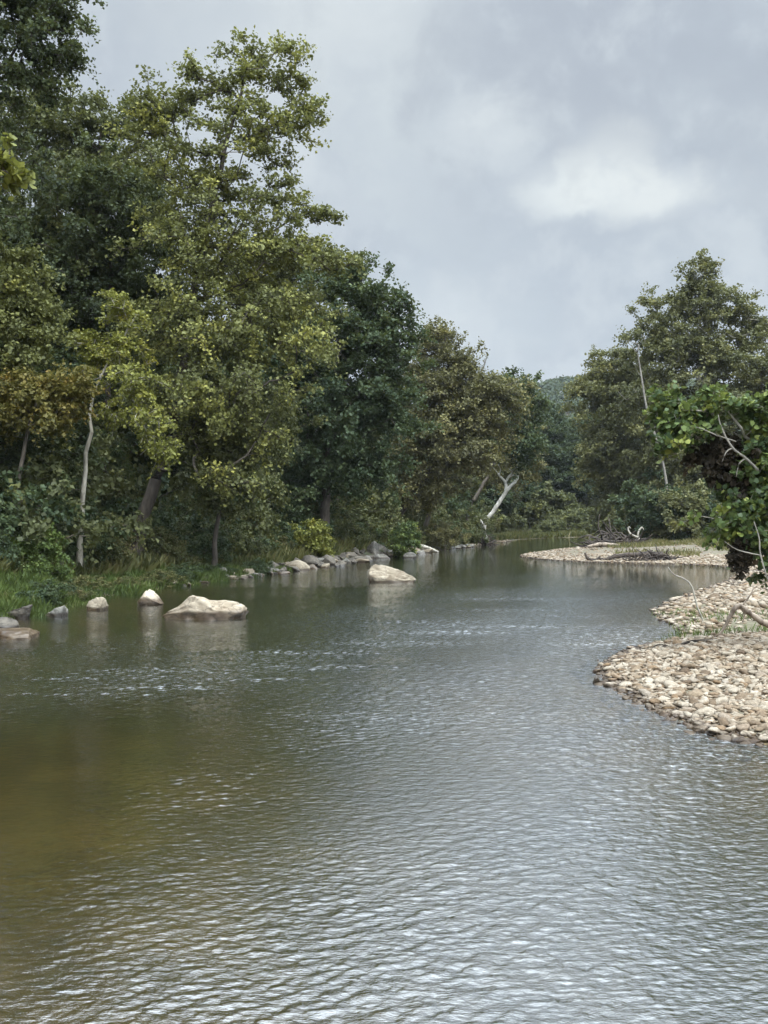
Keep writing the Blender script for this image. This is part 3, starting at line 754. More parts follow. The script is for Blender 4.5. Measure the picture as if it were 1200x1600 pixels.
def zone2(y):
    for lim, t in ((31, 'at the left edge of the photo'), (37, 'behind the slender pale-trunked tree'), (45, 'behind the leaning sycamore trunk'),
                   (55, 'between the sycamore and the oak'), (63, 'behind the large oak'), (73, 'right of the large oak'), (84, 'behind the olive-brown sycamore'), (94, 'behind the rusty-brown tree'), (999, 'beyond the white dead tree')):
        if y < lim: return t
# (y, setback from the shore, height factor)
for i, (y, sb, s) in enumerate([(26, 8, .75), (29, 15, 1.05), (34, 7.5, .72), (36, 13, 1.0), (40, 20, 1.2), (42, 9, .62), (46, 16, 1.15), (50, 8.5, .62), (52, 13, .95),
                                (56, 9, .75), (58, 19, 1.1), (60, 13, .95), (64, 7.5, .66), (68, 12, .95), (70, 18, 1.1), (72, 6.5, .62), (76, 10, .85), (80, 15, .98), (82, 6, .6), (86, 11, .85),
                                (90, 6, .62), (92, 16, .95), (97, 10, .8), (101, 5, .62), (104, 14, .85), (108, 8, .75), (32, 22, 1.3), (52, 25, 1.3), (64, 28, 1.2), (20, 10, .9), (14, 12, 1.0), (8, 9, .9)]):
    x = shore_x(y) - sb
    pi = [0, 1, 0, 2, 0, 1, 2, 0][i % 8]
    if y > 74: pi = [1, 2][i % 2]
    copy_tree(PR[pi], (x, y, hz(x, y) - .1), rng.uniform(0, 6.28), (s * rng.uniform(.92, 1.1), s * rng.uniform(.92, 1.1), s), '%s %s tree in the wood %s' % (('tall' if s > .93 else 'low'), ('dark green', 'mid green', 'olive')[pi], zone2(y)), WL)

# far bank beyond the bend
FB = 'blue-green trees across the far bend'
F1 = generic('far_tree', 'blue-green tree standing across the far bend of the river', 111, 15, 11, L_FAR, B_DARK, .36, loc=(27, 158, hz(27, 158)), group=FB)
F2 = generic('far_tree', 'blue-green tree standing across the far bend of the river', 112, 14, 10, L_FAR, B_MID, .36, loc=(37, 163, hz(37, 163)), group=FB)
for i, (x, y, s) in enumerate([(19, 140, .75), (24, 152, .85), (31, 152, .8), (35, 156, .85), (42, 160, .9), (22, 170, 1.0), (30, 175, 1.1), (39, 178, 1.1), (47, 172, 1.0), (54, 166, .9), (15, 150, .95), (10, 140, .95), (7, 128, .9), (14, 130, .75),
                               (62, 170, 1.0), (70, 168, 1.0), (45, 190, 1.2), (34, 195, 1.25), (25, 192, 1.2), (56, 185, 1.1), (80, 175, 1.1), (90, 170, 1.0)]):
    copy_tree([F1, F2][i % 2], (x, y, hz(x, y) - .1), rng.uniform(0, 6.28), (s, s, s), ('tall' if s > 1 else 'low') + ' blue-green tree ' + ('behind the white dead tree' if x / y < .14 else ('in the gap below the ridge' if x / y < .21 else ('left of the right bank trees' if x / y < .26 else 'hidden behind the right bank trees'))) + ' across the far bend', FB)
RB = 'trees behind the right bank row'
Q1 = generic('bank_tree', 'olive tree in the wood behind the right gravel bars', 121, 17, 11, L_RIGHT, B_MID, .30, loc=(46, 112, hz(46, 112)), group=RB)
for i, (x, y, s) in enumerate([(30, 116, .72), (38, 118, .9), (54, 108, .9), (60, 116, 1.0), (33, 108, .6), (40, 104, .72), (27, 112, .45), (47, 98, .62), (55, 92, .8), (48, 84, .75), (62, 100, 1.0), (44, 76, .8), (36, 62, .8), (70, 110, 1.1), (50, 70, .9)]):
    copy_tree(Q1, (x, y, hz(x, y) - .1), rng.uniform(0, 6.28), (s, s, s), 'olive tree in the wood behind the right gravel bars', RB)

# wooded ridge at the end of the valley: far too many crowns to count
rs = np.random.RandomState(31)
n = 5200
hx = rs.uniform(-160, 420, n); hy = 230 + (rs.uniform(0, 1, n) ** .8) * 430
hzv = H(hx, hy)
per = 60
base = np.stack([hx, hy, hzv], 1)
d = rs.normal(0, 1, (n, per, 3)); d /= np.linalg.norm(d, axis=2, keepdims=True); d[..., 2] = np.abs(d[..., 2]) * 1.1 - .1
rad = rs.uniform(3.2, 5.2, n)
pts = (base[:, None] + np.array([0, 0, 7.5]) + d * rad[:, None, None] * rs.uniform(.7, 1.05, (n, per, 1))).reshape(-1, 3)
nm = d.reshape(-1, 3) + rs.normal(0, .5, (n * per, 3)) + np.array([0, 0, .4])
V, F = leaf_cloud(pts, nm, rs.uniform(1.3, 2.4, n * per), rs)
tone = np.clip(np.repeat(rs.normal(.45, .22, n), per) + rs.normal(0, .1, n * per), 0, 1)
wd = obj('woods', mesh_np('woods', V, F, L_FAR, {'tone': ('FACE', tone)}))
props(wd, 'hazy wooded ridge closing the valley beyond the bend', kind='stuff')

# ------------------------------------------------------------------ bushes
def bush(name, label, seed, loc, h, w, leafm, size, n=60, group=None, per=20, length=.4, barkm=None, flat=.9, twigs=6):
    x, y, z = loc; rs = np.random.RandomState(seed); L = []
    for i in range(5):
        a = rs.uniform(0, 6.28); L.append((x + math.cos(a) * w * .25, y + math.sin(a) * w * .25, z + h * rs.uniform(.35, .75), w * .28, w * .28, h * .26))
    L.append((x, y, z + h * .4, w * .42, w * .42, h * .38))
    root = build_tree(name, label, 'bush', loc, [(x, y, z), (x + .05, y, z + h * .2), (x, y, z + h * .4)], L, n, leafm, barkm or B_MID, seed, r0=.03, r1=.015, twigs=twigs, per=per, length=length, size=size, group=group, flat=flat, step=.3, shell=1.6, tip=.006)
    for ch in root.children:
        if ch.name.startswith('trunk'): ch.name = 'stem'
        else: ch.name = 'foliage'
    return root
UB = 'bushes along the left bank'
def at_ground(px, y, back=0.0):
    x = (px - 600) / FPX * y
    return (x, y, hz(x, y) - .05)
def zone(y):
    for lim, t in ((24, 'near the pale flat slab'), (31, 'above the grass at the left edge'), (37, 'around the slender pale-trunked tree'), (43, 'around the leaning sycamore trunk'),
                   (50, 'left of the bright yellow-green bush'), (57, 'above the rock pile'), (66, 'behind the lush green bush'), (80, 'below the olive-brown sycamore'), (90, 'behind the grey-brown brush heap'), (999, 'around the white dead tree')):
        if y < lim: return t
def row(sb): return 'front row' if sb < 4.5 else ('middle row' if sb < 7 else 'back row')
b1 = bush('bush', 'dull olive bush in the brush along the foot of the left bank wood', 201, at_ground(90, 36), 2.2, 3.0, L_MID, .10, 70, UB)
b2 = bush('bush', 'dark green bush in the brush along the foot of the left bank wood', 202, at_ground(310, 43), 2.0, 3.2, L_OAK, .10, 70, UB)
b3 = bush('bush', 'brownish weedy bush in the brush along the foot of the left bank wood', 203, at_ground(250, 41), 1.8, 2.6, L_WEED, .09, 60, UB)
bl = [b1['label'], b2['label'], b3['label']]
k = 0
for y in np.arange(18, 100, 1.9):
    for sb in (3.7, 6.4, 9.5) if y < 60 else (2.4, 5.0, 8):
        x = shore_x(y) - sb - rng.uniform(-.8, .8) - (.4 if y < 45 else 0); yy = y + rng.uniform(-.8, .8)
        pxx = 600 + x / yy * FPX
        if yy < 41.5 and 135 < pxx < 350 and sb > 5: continue
        if yy < 39.5 and 175 < pxx < 290: continue
        s = rng.uniform(.7, 1.25) * (1.0 if y < 45 else 1.1) * {3.7: .85, 6.4: 1.5, 9.5: 2.3, 2.4: 1.0, 5.0: 1.5, 8: 2.2}[sb]
        j = rng.choice([0, 1, 2, 0, 1]); k += 1
        copy_tree([b1, b2, b3][j], (x, yy, hz(x, yy) - .08), rng.uniform(0, 6.28), (s * rng.uniform(.85, 1.2), s, s * rng.uniform(.8, 1.25)), '%s bush, %s, %s' % (('dull olive', 'dark green', 'brownish weedy')[j], row(sb), zone(yy)), UB)
for (px, yy, s, j, t) in ((-25, 31, 1.7, 1, 'tall dark green bush at the very left edge hiding the maple trunk'), (40, 33, 1.9, 0, 'tall dull olive bush between the left edge and the slender tree'), (85, 35.5, 1.6, 1, 'tall dark green bush just left of the slender pale trunk'), (165, 38.5, .7, 2, 'brownish weedy bush between the pale trunk and the leaning sycamore')):
    p_ = at_ground(px, yy); copy_tree([b1, b2, b3][j], p_, rng.uniform(0, 6), (s, s, s), t, UB)
for k in range(11):
    yy = 21.5 + k * 2.1 + rng.uniform(-.3, .3); x = shore_x(yy) - rng.uniform(-.15, 1.6); s = rng.uniform(.22, .42); j = rng.choice([0, 2, 2, 1])
    copy_tree([b1, b2, b3][j], (x, yy, hz(x, yy) - .08), rng.uniform(0, 6.28), (s * 1.5, s * 1.3, s * .85), 'small %s weed clump in the grass %s' % (('olive', 'dark', 'brownish')[j], zone(yy)), 'weed clumps in the bank grass')
bush('bush', 'bright yellow-green bush above the rock pile on the left bank', 210, at_ground(487, 52), 2.3, 2.2, L_YEL, .13, 60, barkm=B_MID)
bush('bush', 'lush green bush hanging to the water right of the grey block', 211, at_ground(627, 62), 2.7, 2.4, L_NEAR, .13, 70).scale = (1, 1, 1)
bush('bush', 'feathery bright green bush at the left edge above the grass', 212, at_ground(35, 30), 1.6, 2.6, L_GRASS, .10, 70)
bush('bush', 'tangled grey-brown brush heap by the shore right of the lush bush', 213, at_ground(695, 76), 2.3, 3.6, L_BRN, .12, 80, barkm=B_DRIFT)
bush('bush', 'dark tangled bush at the foot of the white dead tree', 214, at_ground(735, 92), 1.8, 3.6, L_DARK, .14, 60, barkm=B_DDARK)
FBu = 'pale shrubs on the far bank'
fb = bush('shrub', 'pale yellow-green shrub on the low far bank', 220, (30, 146, hz(30, 146)), 3.2, 5.5, L_MID, .26, 80, FBu, length=.7)
for (x, y, s) in [(22, 134, .7), (25, 140, .8), (27, 143, .95), (33, 148, 1.0), (36, 149, .9), (40, 150, 1), (44, 151, .9), (29, 141, .55), (35, 145, .6), (49, 152, 1), (55, 152, 1), (20, 128, .5), (20, 142, 1.5), (26, 150, 1.8), (32, 155, 2), (38, 157, 2), (45, 158, 2), (16, 134, 1.3), (13, 124, 1.1), (52, 160, 2)]:
    copy_tree(fb, (x, y, hz(x, y) - .1), rng.uniform(0, 6), (s, s, s), ('small ' if s < .8 else ('big ' if s > 1.2 else 'middling ')) + 'yellow-green shrub on the far bank ' + ('just right of the white dead tree' if x / y < .17 else ('straight below the ridge' if x / y < .24 else 'behind the gravel spit')), FBu)
RBu = 'bushes at the back of the right gravel bar'
RBZ = 1
rb = bush('bush', 'green bush at the back edge of the right gravel bar', 230, (28.5, 92, hz(28.5, 92)), 4.2, 4.8, L_OAK, .20, 90, RBu, length=.6)
rb2 = bush('bush', 'olive-brown bush at the back edge of the right gravel bar', 231, (36, 90, hz(36, 90)), 4.0, 5, L_RIGHT, .20, 90, RBu, length=.6)
for i, (x, y, s) in enumerate([(31, 95, 1.1), (33, 92, .9), (35, 96, 1.2), (38, 92, 1.0), (40, 88, .95), (42, 92, 1.3), (37, 84, .8), (41, 80, .9), (44, 84, 1.2), (26.5, 95, .7), (40, 72, .9), (46, 75, 1.2), (34, 60, .9), (37, 55, 1.0), (30, 50, .9), (48, 90, 1.4), (30, 101, 1.6), (35, 102, 1.9), (41, 98, 2.0), (46, 96, 2.0), (52, 90, 1.8), (27, 101, 1.1), (25.5, 90, 1.25), (28, 88.5, 1.35), (31, 88, 1.2), (23.5, 93, .9)]):
    q = [rb, rb2][i % 2]
    copy_tree(q, (x, y, hz(x, y) - .1), rng.uniform(0, 6), (s, s, s), '%s %s bush %s behind the right gravel bar' % ('tall' if s > 1.25 else ('low' if s < 1 else 'middling'), ('green', 'olive-brown')[i % 2], 'behind the driftwood heap' if x / y < .31 else ('at the foot of the tallest tree' if x / y < .4 else 'near the right edge')), RBu)

# ------------------------------------------------------------------ leafy sapling hanging over the near right bar
NR = 16.0
rs = np.random.RandomState(61)
sb_ = np.array([8.9, 17.0, hz(8.9, 17.0) - .1])
sap = build_tree('sycamore_sapling', 'leafy bright green sycamore sapling with big lobed leaves leaning in from the right edge', 'tree', sb_,
     [sb_, W(1370, 900, 17), W(1310, 780, 16.6), W(1230, 720, 16.2), W(1175, 690, 16), W(1130, 640, 16)],
     plobes(NR, [(1060, 632, 30, 18), (1032, 660, 20, 20), (1110, 622, 26, 12), (1150, 640, 36, 18), (1068, 672, 40, 22), (1045, 705, 22, 14), (1195, 690, 36, 40), (1200, 760, 34, 45), (1165, 815, 40, 30), (1195, 850, 30, 26),
        (1215, 640, 40, 30), (1260, 730, 60, 90), (1145, 835, 22, 14), (1108, 645, 30, 20), (1175, 790, 34, 22), (1240, 880, 40, 40), (1090, 800, 12, 8), (1180, 720, 22, 20)]),
     520, L_NEAR, B_PALE, 61, r0=.10, r1=.015, twigs=4, per=7, length=.26, size=.088, tmpl=LOBED, tip=.006, shell=1.3, twig_tubes=True, step=.2, clumpvar=.30, upn=.35)
sap.children[1].name = 'foliage'
att = sample_lobes([tuple(W(1125, 712, 16.2) - sb_) + (.40, .25, .24), tuple(W(1155, 755, 16.2) - sb_) + (.26, .22, .24)], 70, rs, 1.0)
V, F, tone, tw = spray(att, att.mean(0), rs, 5, 11, .20, .075, 1.0, .5, LOBED, upn=.0)
obj('dead_leaves', mesh_np('dead_leaves', V, F, L_DEAD, {'tone': ('FACE', tone)}), sap)
# hanging dead vine cluster below
vin = empty('dead_vine', W(1155, 858, 15.8), 'brown withered vine strands dangling below the leafy sapling', 'vine')
a = Acc(); o0 = W(1155, 858, 15.8); attv = []
for i, (px, py) in enumerate([(1155, 900), (1148, 885), (1166, 888), (1172, 876), (1142, 874)]):
    p = [W(1155 + (i - 2) * 3, 780, 16.0), W((1155 + px) / 2, 850, 15.8), W(px, py, 15.8)]
    a.tube(p, [.012, .010, .006], k=5, seed=i)
    for q in range(9): attv.append(p[1] + (p[2] - p[1]) * q / 8)
obj('strands', a.mesh('strands', B_DDARK, off=o0), vin)
attv = np.array(attv) - o0
V, F, tone, tw = spray(attv, attv.mean(0) + np.array([0, 0, 3]), rs, 2, 5, .07, .08, 1.0, .8, LOBED, upn=.0)
obj('withered_leaves', mesh_np('withered_leaves', V, F, L_DEAD, {'tone': ('FACE', tone)}), vin)
def stick(name, label, cat, D, paths, mat, z_fix=True, seed=0, base_i=0, jit=.10, k=8, group=None):
    b = ppath(D, [paths[0][0][0]])[0]
    root = empty(name, b, label, cat, group); first = True
    for i, (pts, rad) in enumerate(paths):
        a = Acc(); a.tube(ppath(D, pts), rad, k=k, jit=jit, seed=seed + i, sub=5)
        obj('stem' if i == 0 else 'branch', a.mesh('stem' if i == 0 else 'branch', mat, off=b), root)
    return root
stick('dead_branch', 'pale forked dead branch caught in the green sapling', 'branch', 15.7, [
    ([(1122, 648), (1128, 670), (1145, 700), (1165, 716), (1185, 735)], [.008, .014, .019, .022, .022]),
    ([(1145, 700), (1135, 706), (1128, 722)], [.014, .010, .006]), ([(1165, 716), (1155, 725), (1150, 745)], [.014, .010, .006]),
    ([(1060, 665), (1090, 668), (1120, 680), (1150, 690)], [.004, .007, .010, .011])], B_GREY, seed=70)
stick('dead_branch', 'pale wavy dead branch hanging at the right edge under the sapling', 'branch', 15.4, [
    ([(1178, 815), (1186, 840), (1188, 865), (1196, 895), (1205, 920)], [.007, .010, .012, .014, .014]),
    ([(1132, 846), (1150, 858), (1170, 864), (1190, 868)], [.004, .007, .009, .010])], B_GREY, seed=74)

# ------------------------------------------------------------------ rocks
def ico(sub):
    import bmesh
    bm_ = bmesh.new(); bmesh.ops.create_icosphere(bm_, subdivisions=sub, radius=1.0)
    V = np.array([v.co[:] for v in bm_.verts]); F = np.array([[v.index for v in f.verts] for f in bm_.faces]); bm_.free()
    return V, F
ICO = {s: ico(s) for s in (1, 2, 3, 5)}
def rock_vf(seed, dims, sub=3, cuts=9, cmin=.42, cmax=.85, nz_=.06, profile=None, freq=1.6, box=1.0):
    rs = np.random.RandomState(seed); V, F = ICO[sub]; V = V.copy()
    if box != 1: V = np.sign(V) * np.abs(V) ** box
    for _ in range(cuts):
        nrm = rs.normal(0, 1, 3); nrm /= np.linalg.norm(nrm); d = rs.uniform(cmin, cmax)
        s = V @ nrm; ex = np.clip(s - d, 0, None); V -= nrm * (ex * .98)[:, None]
    mx = np.abs(V).max(0); V /= mx
    if nz_:
        so = seed * 3.1
        dn = np.array([mnoise.fractal(Vector(v * freq + so), 1.0, 2.0, 5) + .35 * mnoise.fractal(Vector(v * freq * 4 + so), 1.0, 2.0, 3) for v in V])
        nn = V / np.linalg.norm(V, axis=1, keepdims=True); V += nn * (dn * nz_)[:, None]
        if sub >= 5:
            rd = np.array([1 - 2 * abs(mnoise.noise(Vector((v[0] * 2.6 + so, v[1] * 2.6, v[2] * 5.0)))) for v in V])
            V -= nn * (np.clip(rd, 0, 1) ** 3 * .055)[:, None]
            ft = np.clip((.30 - V[:, 2]) / .30, 0, 1) * np.clip(V[:, 2] + .4, 0, 1) * 2.2
            V[:, :2] *= (1 - .10 * np.clip(ft, 0, 1))[:, None]
    if profile:
        xs = [p_[0] for p_ in profile]; hs = [p_[1] for p_ in profile]
        top = V[:, 2] > 0
        V[:, 2] = np.where(top, V[:, 2] * np.interp(V[:, 0], xs, hs), V[:, 2])
    return V * (np.array(dims) / 2), F
def rock(name, label, px, py, wpx, hpx, mat, seed, deep=.8, cat='boulder', group=None, D=None, rz=0.0, **k):
    """boulder whose waterline sits at (px, py), wpx wide and hpx tall in the photo"""
    D = D or CAM_H * FPX / (py - HOR)
    x = (px - 600) / FPX * D; w = wpx / FPX * D; h = hpx / FPX * D
    dy = w * deep
    V, F = rock_vf(seed, (w, dy, h * 2), **k)
    o = obj(name, mesh_np(name, V, F, mat, None, True), None, (x, D + dy * .5, 0 - h * .03))
    o.rotation_euler = (0, 0, rz)
    return props(o, label, cat, group)
rock('boulder', 'largest pale cream boulder standing in the river with a peaked left shoulder', 313, 970, 138, 40, RK_CREAM, 301, .62, sub=5, box=.75, cuts=13, cmin=.7, cmax=1.0,
     nz_=.10, profile=[(-1, .40), (-.85, .45), (-.6, .62), (-.35, 1.0), (-.22, 1.12), (0, .95), (.3, .84), (.6, .84), (.85, .92), (1, 1.0)])
rock('boulder', 'tan block in mid river, high at its left end and sloping down to the right', 613, 911, 78, 33, RK_TAN, 302, .6, sub=5, box=.6, cuts=9, cmin=.8, cmax=1.1,
     nz_=.09, profile=[(-1, .95), (-.7, 1.0), (-.2, .85), (.1, .7), (.3, .62), (.8, .48), (1, .3)])
rock('boulder', 'pale wedge-shaped rock just left of the largest boulder', 231, 946, 42, 25, RK_CREAM, 303, .8, sub=5, cuts=12, nz_=.08, profile=[(-1, .5), (-.3, 1), (.1, .95), (.6, .7), (1, .2)])
rock('boulder', 'pale block at the edge of the grass with a dark stained foot', 149, 955, 40, 22, RK_TAN, 304, .8, sub=5, cuts=12, nz_=.08)
rock('boulder', 'low grey rock between the dark ledge and the stained block', 85, 964, 50, 18, RK_GREY, 305, .8, sub=5, cuts=12, nz_=.08)
rock('boulder', 'dark grey ledge rock on the left edge above the pale flat slab', 18, 968, 70, 26, RK_DARK, 306, .9, sub=5, cuts=12, nz_=.08)
rock('boulder', 'flat pale slab lying lowest on the left edge', 12, 1000, 104, 20, RK_CREAM, 307, .8, sub=5, cuts=12, nz_=.07)
rock('boulder', 'dark rock tucked behind the flat slab on the left edge', -8, 985, 60, 18, RK_DARK, 308, .8, sub=3, cuts=10)
rock('boulder', 'large pale grey block on the rock pile by the lush green bush', 590, 871, 36, 28, RK_GREY, 309, .8, sub=5, cuts=14, nz_=.08)
rock('boulder', 'rounded grey rock by the water under the lush green bush', 642, 872, 26, 9, RK_GREY, 310, .8, sub=3, cuts=10)
rock('boulder', 'grey rock standing in the grass edge beyond the wedge-shaped rock', 343, 904, 22, 22, RK_GREY, 311, .8, sub=3, cuts=10)
rock('rock', 'flat white slab at the water edge right of the grassy bank', 487, 889, 26, 7, RK_CREAM, 312, .6, cat='rock', sub=3, cuts=8)
rock('rock', 'flat pale slab left of the white slab at the water edge', 443, 897, 24, 5, RK_CREAM, 313, .6, cat='rock', sub=3, cuts=8)
rock('rock', 'square brown block standing at the tip of the near gravel bar', 934, 1068, 15, 13, RK_DARK, 314, .8, cat='rock', sub=3, cuts=10)
SR = 'rocks along the left waterline'
lab = {'g': 'grey angular rock in the line along the left waterline', 'd': 'dark angular rock in the line along the left waterline', 't': 'pale tan rock in the line along the left waterline'}
mats = {'g': RK_GREY, 'd': RK_DARK, 't': RK_TAN}
rockme = {}
for c_ in 'gdt':
    for j in range(4):
        V, F = rock_vf(400 + j * 7 + ord(c_), (1, .8, .8), 3, 11, nz_=.07); rockme[c_, j] = mesh_np('rock', V, F, mats[c_], None, True)
rr = random.Random(9)
for i in range(190):
    y = 33 + (i / 190.0) ** 1.15 * 60 + rr.uniform(-.5, .5)
    pile = 44 < y < 64
    if not pile and math.sin(y * 1.3) + math.sin(y * .47 + 1) < -.1: continue
    sbk = rr.uniform(-.55, .35) if not pile else rr.uniform(-.8, 1.2)
    if y > 66: sbk = rr.uniform(-.6, .6)
    x = shore_x(y) - sbk
    c_ = rr.choice('ggdtt' if not pile else 'gdddt'); s = rr.uniform(.26, .6) * (1.55 if pile else 1.0) * (1.2 if y > 64 else 1) * (1.3 if rr.random() < .15 else 1)
    o = obj('rock', rockme[c_, rr.randrange(4)], None, (x, y, max(hz(x, y), 0) + s * .08)); o.scale = (s * rr.uniform(.9, 1.7), s, s * rr.uniform(.6, .95)); o.rotation_euler = (rr.uniform(-.2, .2), rr.uniform(-.2, .2), rr.uniform(0, 6.3))
    zr = 'beside the grassy bank' if y < 44 else ('in the pile under the yellow-green bush' if y < 53 else ('by the large grey block' if y < 64 else ('below the brush heap' if y < 80 else 'near the white dead tree')))
    props(o, {'g': 'grey', 'd': 'dark', 't': 'pale tan'}[c_] + ' angular rock at the waterline ' + zr, 'rock', SR)

for i in range(60):
    y = rr.uniform(34.5, 47); x = shore_x(y) + rr.uniform(-.35, .55); c_ = rr.choice('gttd'); s = rr.uniform(.14, .36)
    o = obj('rock', rockme[c_, rr.randrange(4)], None, (x, y, max(hz(x, y), -.02) + s * .05)); o.scale = (s * rr.uniform(1, 2.0), s, s * rr.uniform(.5, .85)); o.rotation_euler = (0, 0, rr.uniform(-.6, .6))
    props(o, 'small ' + {'g': 'grey', 'd': 'dark', 't': 'pale tan'}[c_] + ' flat rock in the shallows ' + ('behind the wedge-shaped rock' if y < 39 else ('at the foot of the grassy bank' if y < 43 else 'near the flat white slab')), 'rock', SR)
# ------------------------------------------------------------------ gravel bars: cobbles
rs = np.random.RandomState(88)
def scatter(n, x0, x1, y0, y1, cond, rs):
    x = rs.uniform(x0, x1, n); y = rs.uniform(y0, y1, n); k = cond(x, y, river_sd(x, y)); return x[k], y[k]
xa, ya = scatter(24000, 3.0, 9.6, 8.0, 18.8, lambda x, y, s: ((s > -.10) | ((s > -.5) & (np.sin(x * 37.1 + y * 91.7) > .86))) & (s < 5.2), rs)
za = H(xa, ya)
sz = np.minimum(rs.gamma(2.7, .020, len(xa)) + .028, .19)
edge = river_sd(xa, ya)
visible = (np.abs(xa / ya) < .405)
score = np.where(visible, sz / ya, 0)
order = np.argsort(-score)
cobV = []
for j in range(8):
    V, F = rock_vf(500 + j, (1, .8, .50), 2, 11, .30, .75, .0); cobV.append(V)
F2 = ICO[2][1]
cobme = [mesh_np('cobble', V, F2, RK_COB, {'tone': ('FACE', np.full(len(F2), .13 * j))}, False) for j, V in enumerate(cobV)]
CG = 'cobbles of the near gravel bar'
tones = ('flat', 'rounded', 'blocky', 'wedge-shaped', 'lumpy', 'angular', 'smooth', 'broad')
def cobl(i):
    sz_ = 'large' if sz[i] > .15 else ('mid-sized' if sz[i] > .10 else 'small')
    pl = 'front edge' if ya[i] < 11.6 else ('middle' if ya[i] < 14 else ('upper part' if ya[i] < 16 else 'far top edge'))
    return '%s %s dry cobble on the %s of the near gravel bar' % (sz_, tones[i % 8], pl)
for i in order[:290]:
    o = obj('cobble', cobme[i % 8], None, (xa[i], ya[i], za[i] + sz[i] * .16)); s = sz[i] * 1.25
    o.scale = (s, s, s); o.rotation_euler = (rs.uniform(-.35, .35), rs.uniform(-.35, .35), rs.uniform(0, 6.3))
    if edge[i] < .35: props(o, ('%s %s wet brown cobble %s of the near gravel bar' % ('larger' if sz[i] > .12 else 'small', tones[i % 8], 'at the front edge' if ya[i] < 11.6 else ('at the left edge' if ya[i] < 14.5 else 'at the top left edge'))), 'cobble', 'wet cobbles at the near bar edge')
    else: props(o, cobl(i), 'cobble', CG)
def stone_mesh(x, y, z, s, rs, Vs, F, tilt=.35):
    n = len(x); VV = []; k = rs.randint(0, len(Vs), n); base = np.array(Vs)[k]
    a = rs.uniform(0, 6.28, n); t1 = rs.normal(0, tilt * .6, n); ca, sa = np.cos(a), np.sin(a)
    sx = rs.uniform(.85, 1.25, n); X = base[..., 0] * sx[:, None]; Y = base[..., 1]; Zz = base[..., 2]
    Z2 = Zz + X * t1[:, None]
    X2 = X * ca[:, None] - Y * sa[:, None]; Y2 = X * sa[:, None] + Y * ca[:, None]
    V = np.stack([X2 * s[:, None] + x[:, None], Y2 * s[:, None] + y[:, None], Z2 * s[:, None] + z[:, None]], 2).reshape(-1, 3)
    nv = base.shape[1]
    FF = (np.arange(n)[:, None, None] * nv + F[None]).reshape(-1, 3)
    tone = np.repeat(rs.uniform(0, 1, n), len(F))
    return V, FF, tone
rest = order[290:]
V, FF, tone = stone_mesh(xa[rest], ya[rest], za[rest] + sz[rest] * .12, sz[rest] * 1.2, rs, cobV, F2)
gv = obj('gravel', mesh_np('gravel', V, FF, RK_COB, {'tone': ('FACE', tone)}, False))
props(gv, 'smaller stones packed between the cobbles of the near gravel bar', kind='stuff')
# middle and far bars
cob1 = []
for j in range(6):
    V, F = rock_vf(520 + j, (1, .78, .5), 1, 5, .6, .9, 0); cob1.append(V)
xb, yb = scatter(26000, 6, 24, 20, 60, lambda x, y, s: (s > -.08) & (s < 7) & (x / y < .46) & ~((y < 23) & (s > .8) & (np.sin(x * 53.3 + y * 71.1) > -.35)), rs)
sb2 = rs.gamma(4.5, .020, len(xb)) + .03
V, FF, tone = stone_mesh(xb, yb, H(xb, yb) + sb2 * .12, sb2 * 1.25, rs, cob1, ICO[1][1])
gv = obj('gravel', mesh_np('gravel', V, FF, RK_COB, {'tone': ('FACE', tone)}, True))
props(gv, 'tan gravel covering the middle bar behind the near cobbles', kind='stuff')
xc, yc = scatter(42000, 8, 46, 53, 108, lambda x, y, s: (s > -.05) & (s < 12) & (x / y < .46) & (rs.uniform(0, 1, x.shape) < np.interp(s, [0, 1.5, 3, 12], [1, .7, .12, .06])), rs)
sc2 = rs.gamma(4, .022, len(xc)) + .04
V, FF, tone = stone_mesh(xc, yc, H(xc, yc) + sc2 * .1, sc2 * 1.2, rs, cob1, ICO[1][1])
gv = obj('gravel', mesh_np('gravel', V, FF, RK_COB, {'tone': ('FACE', tone)}, True))
props(gv, 'pale gravel spit stretching into the river at the far bend', kind='stuff')

# ------------------------------------------------------------------ grass and weeds (stuff)
def grass(name, label, x, y, h, rs, mat, width=1.0, lean=.45, tb=0.0):
    n = len(x); z = H(x, y) - .03
    pts = np.stack([x, y, z], 1)
    ax = np.stack([rs.normal(0, lean, n), rs.normal(0, lean, n), np.ones(n)], 1)
    nm = np.stack([rs.normal(0, 1, n), rs.normal(0, 1, n), rs.normal(0, .2, n)], 1)
    T = BLADE.copy(); T[:, 0] *= width
    V, F = leaf_cloud(pts, nm, h, rs, T, ax)
    tone = np.clip(.45 + tb + rs.normal(0, .2, n) + .25 * np.sin(x * 1.7) * np.sin(y * 1.1), 0, 1)
    o = obj(name, mesh_np(name, V, F, mat, {'tone': ('FACE', tone)})); props(o, label, kind='stuff'); return o
rs = np.random.RandomState(90)
n = 150000
y = 19 + rs.uniform(0, 1, n) ** 1.2 * 26; sbk = rs.uniform(-.55, 4.2, n)
x = np.interp(y, SHY, SHX) - sbk
dens = rs.uniform(0, 1, n) < np.where(sbk < 0, .5 + .5 * np.sin(y * 1.7 + x), 1)
x, y, sbk = x[dens], y[dens], sbk[dens]
cl = np.clip(.55 + .9 * np.array([mnoise.noise(Vector((a_ * 1.9, b_ * 1.5, 0))) for a_, b_ in zip(x, y)]), .18, 1.25)
grass('grass', 'lush green grass overhanging the water on the left bank', x, y, rs.uniform(.16, .50, len(x)) * cl, rs, L_GRASS, .9, .75)
n = 90000
y = 18 + rs.uniform(0, 1, n) * 130; sbk = np.where(y < 44, rs.uniform(2.4, 8, n), rs.uniform(1.1, 9, n))
x = np.interp(y, SHY, SHX) - sbk
